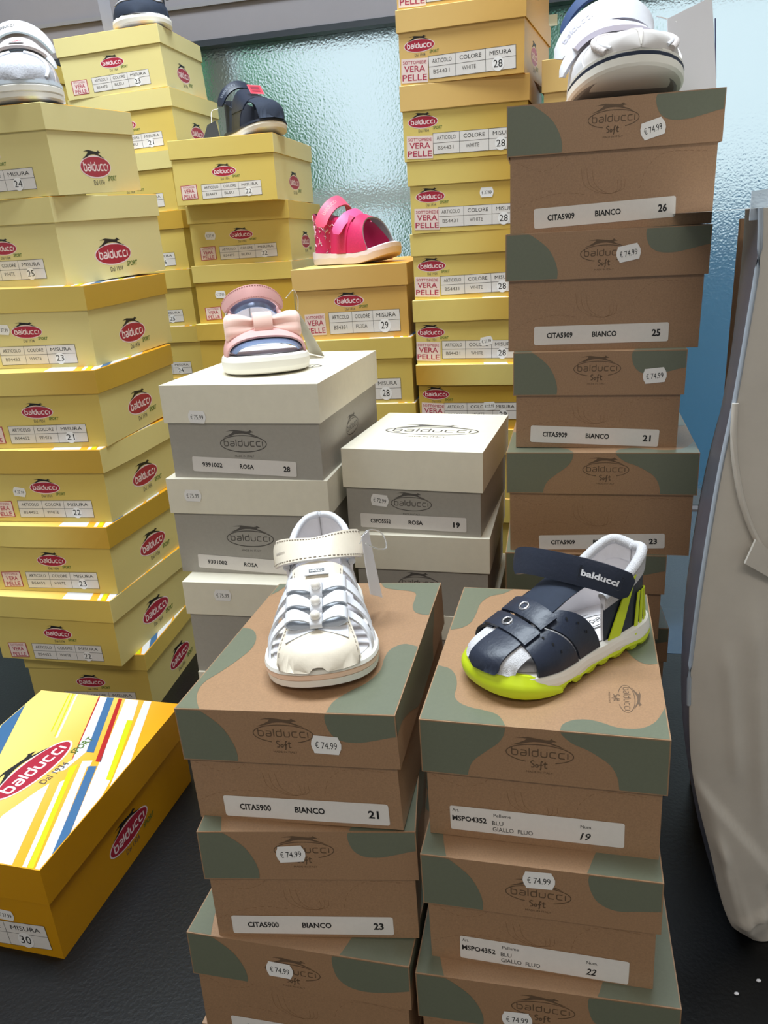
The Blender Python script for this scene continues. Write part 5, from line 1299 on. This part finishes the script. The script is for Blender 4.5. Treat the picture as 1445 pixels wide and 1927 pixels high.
mb = MB(); tube(mb, [npt(z) + Vector((-.0005, -.0005, 0)) - co for z in [.25 + .355*i/30 for i in range(31)]], .0016, mat('film_edge', (170, 180, 192), .3), 6); mb.build('film_edge', ca)
# torn flap seam running down to the right
fl = [(.238,.484),(.239,.46),(.243,.437),(.25,.412),(.262,.385),(.276,.366),(.288,.356)]
KK = lambda p, y: Vector((p[0]*y/.5, y, CAM_H + (p[1]-CAM_H)*y/.5))
flp = cr(fl, 6)
mb = MB(); tube(mb, [KK((p.x, p.y), .497 - .010*i/(len(flp)-1)) - co for i, p in enumerate(flp)], .0022, CART, 8); o = mb.build('flap_seam', ca)
mb = MB(); tri = [KK(q, .484) for q in ((.262,.384),(.256,.366),(.282,.349),(.297,.350),(.288,.363))]
mb.add([p - co for p in tri] + [p - co + Vector((0,.002,0)) for p in tri], [(0,1,2,3,4), (9,8,7,6,5)] + [(i, 5+i, 5+(i+1) % 5, (i+1) % 5) for i in range(5)], CART); o = mb.build('torn_flap', ca)
mb = MB(); T = [[KK((.293 + .008*v + .16*u, .357 + .24*v - .02*u*(1-v)), .481 - .006*math.sin(PI*u)) - co for v in [k/6 for k in range(7)]] for u in [i/8 for i in range(9)]]
slab(mb, T, [[p + Vector((0,.003,0)) for p in r_] for r_ in T], mat('white_card', (222, 218, 214), .6)); mb.build('upper_flap', ca, True)
mb = MB(); T = [[Vector((.2395 + .12*u, .507, 0.598 + .018*v*(.6 + .4*math.sin(7*u+1)))) - co for v in (0, .5, 1)] for u in [i/10 for i in range(11)]]
slab(mb, T, [[p + Vector((0,.001,0)) for p in r_] for r_ in T], mat('clear_film', (214, 226, 238), .15, alpha=.55)); mb.build('plastic_film', ca, True)
def sheet(name, label, pts, th, m, y):
    mb = MB(); T = [[Vector(p) for p in r_] for r_ in pts]
    slab(mb, T, [[p + Vector((0, th, 0)) for p in r_] for r_ in T], m); o = mb.build(name, None, True); return tag(o, label, 'sheet')
for k, (x, y) in enumerate(((.262, .452), (.285, .462))):
    mb = MB(); ball(mb, (0, 0, .0012), .0022, PAPER, 6, 1, .7, .5); o = mb.build('paper_scrap'); o.location = (x, y, 0); tag(o, ('tiny white paper scrap on the counter, left one by the carton foot', 'tiny white paper scrap on the counter, nearest the carton foot')[k], 'scrap')
sheet('cardboard_sheet', 'brown cardboard sheet edge standing behind the white carton', [[(.3235, .70, .001 + .596*k/10), (.42, .705, .001 + .596*k/10)] for k in range(11)], .004, KRAFT, .7)
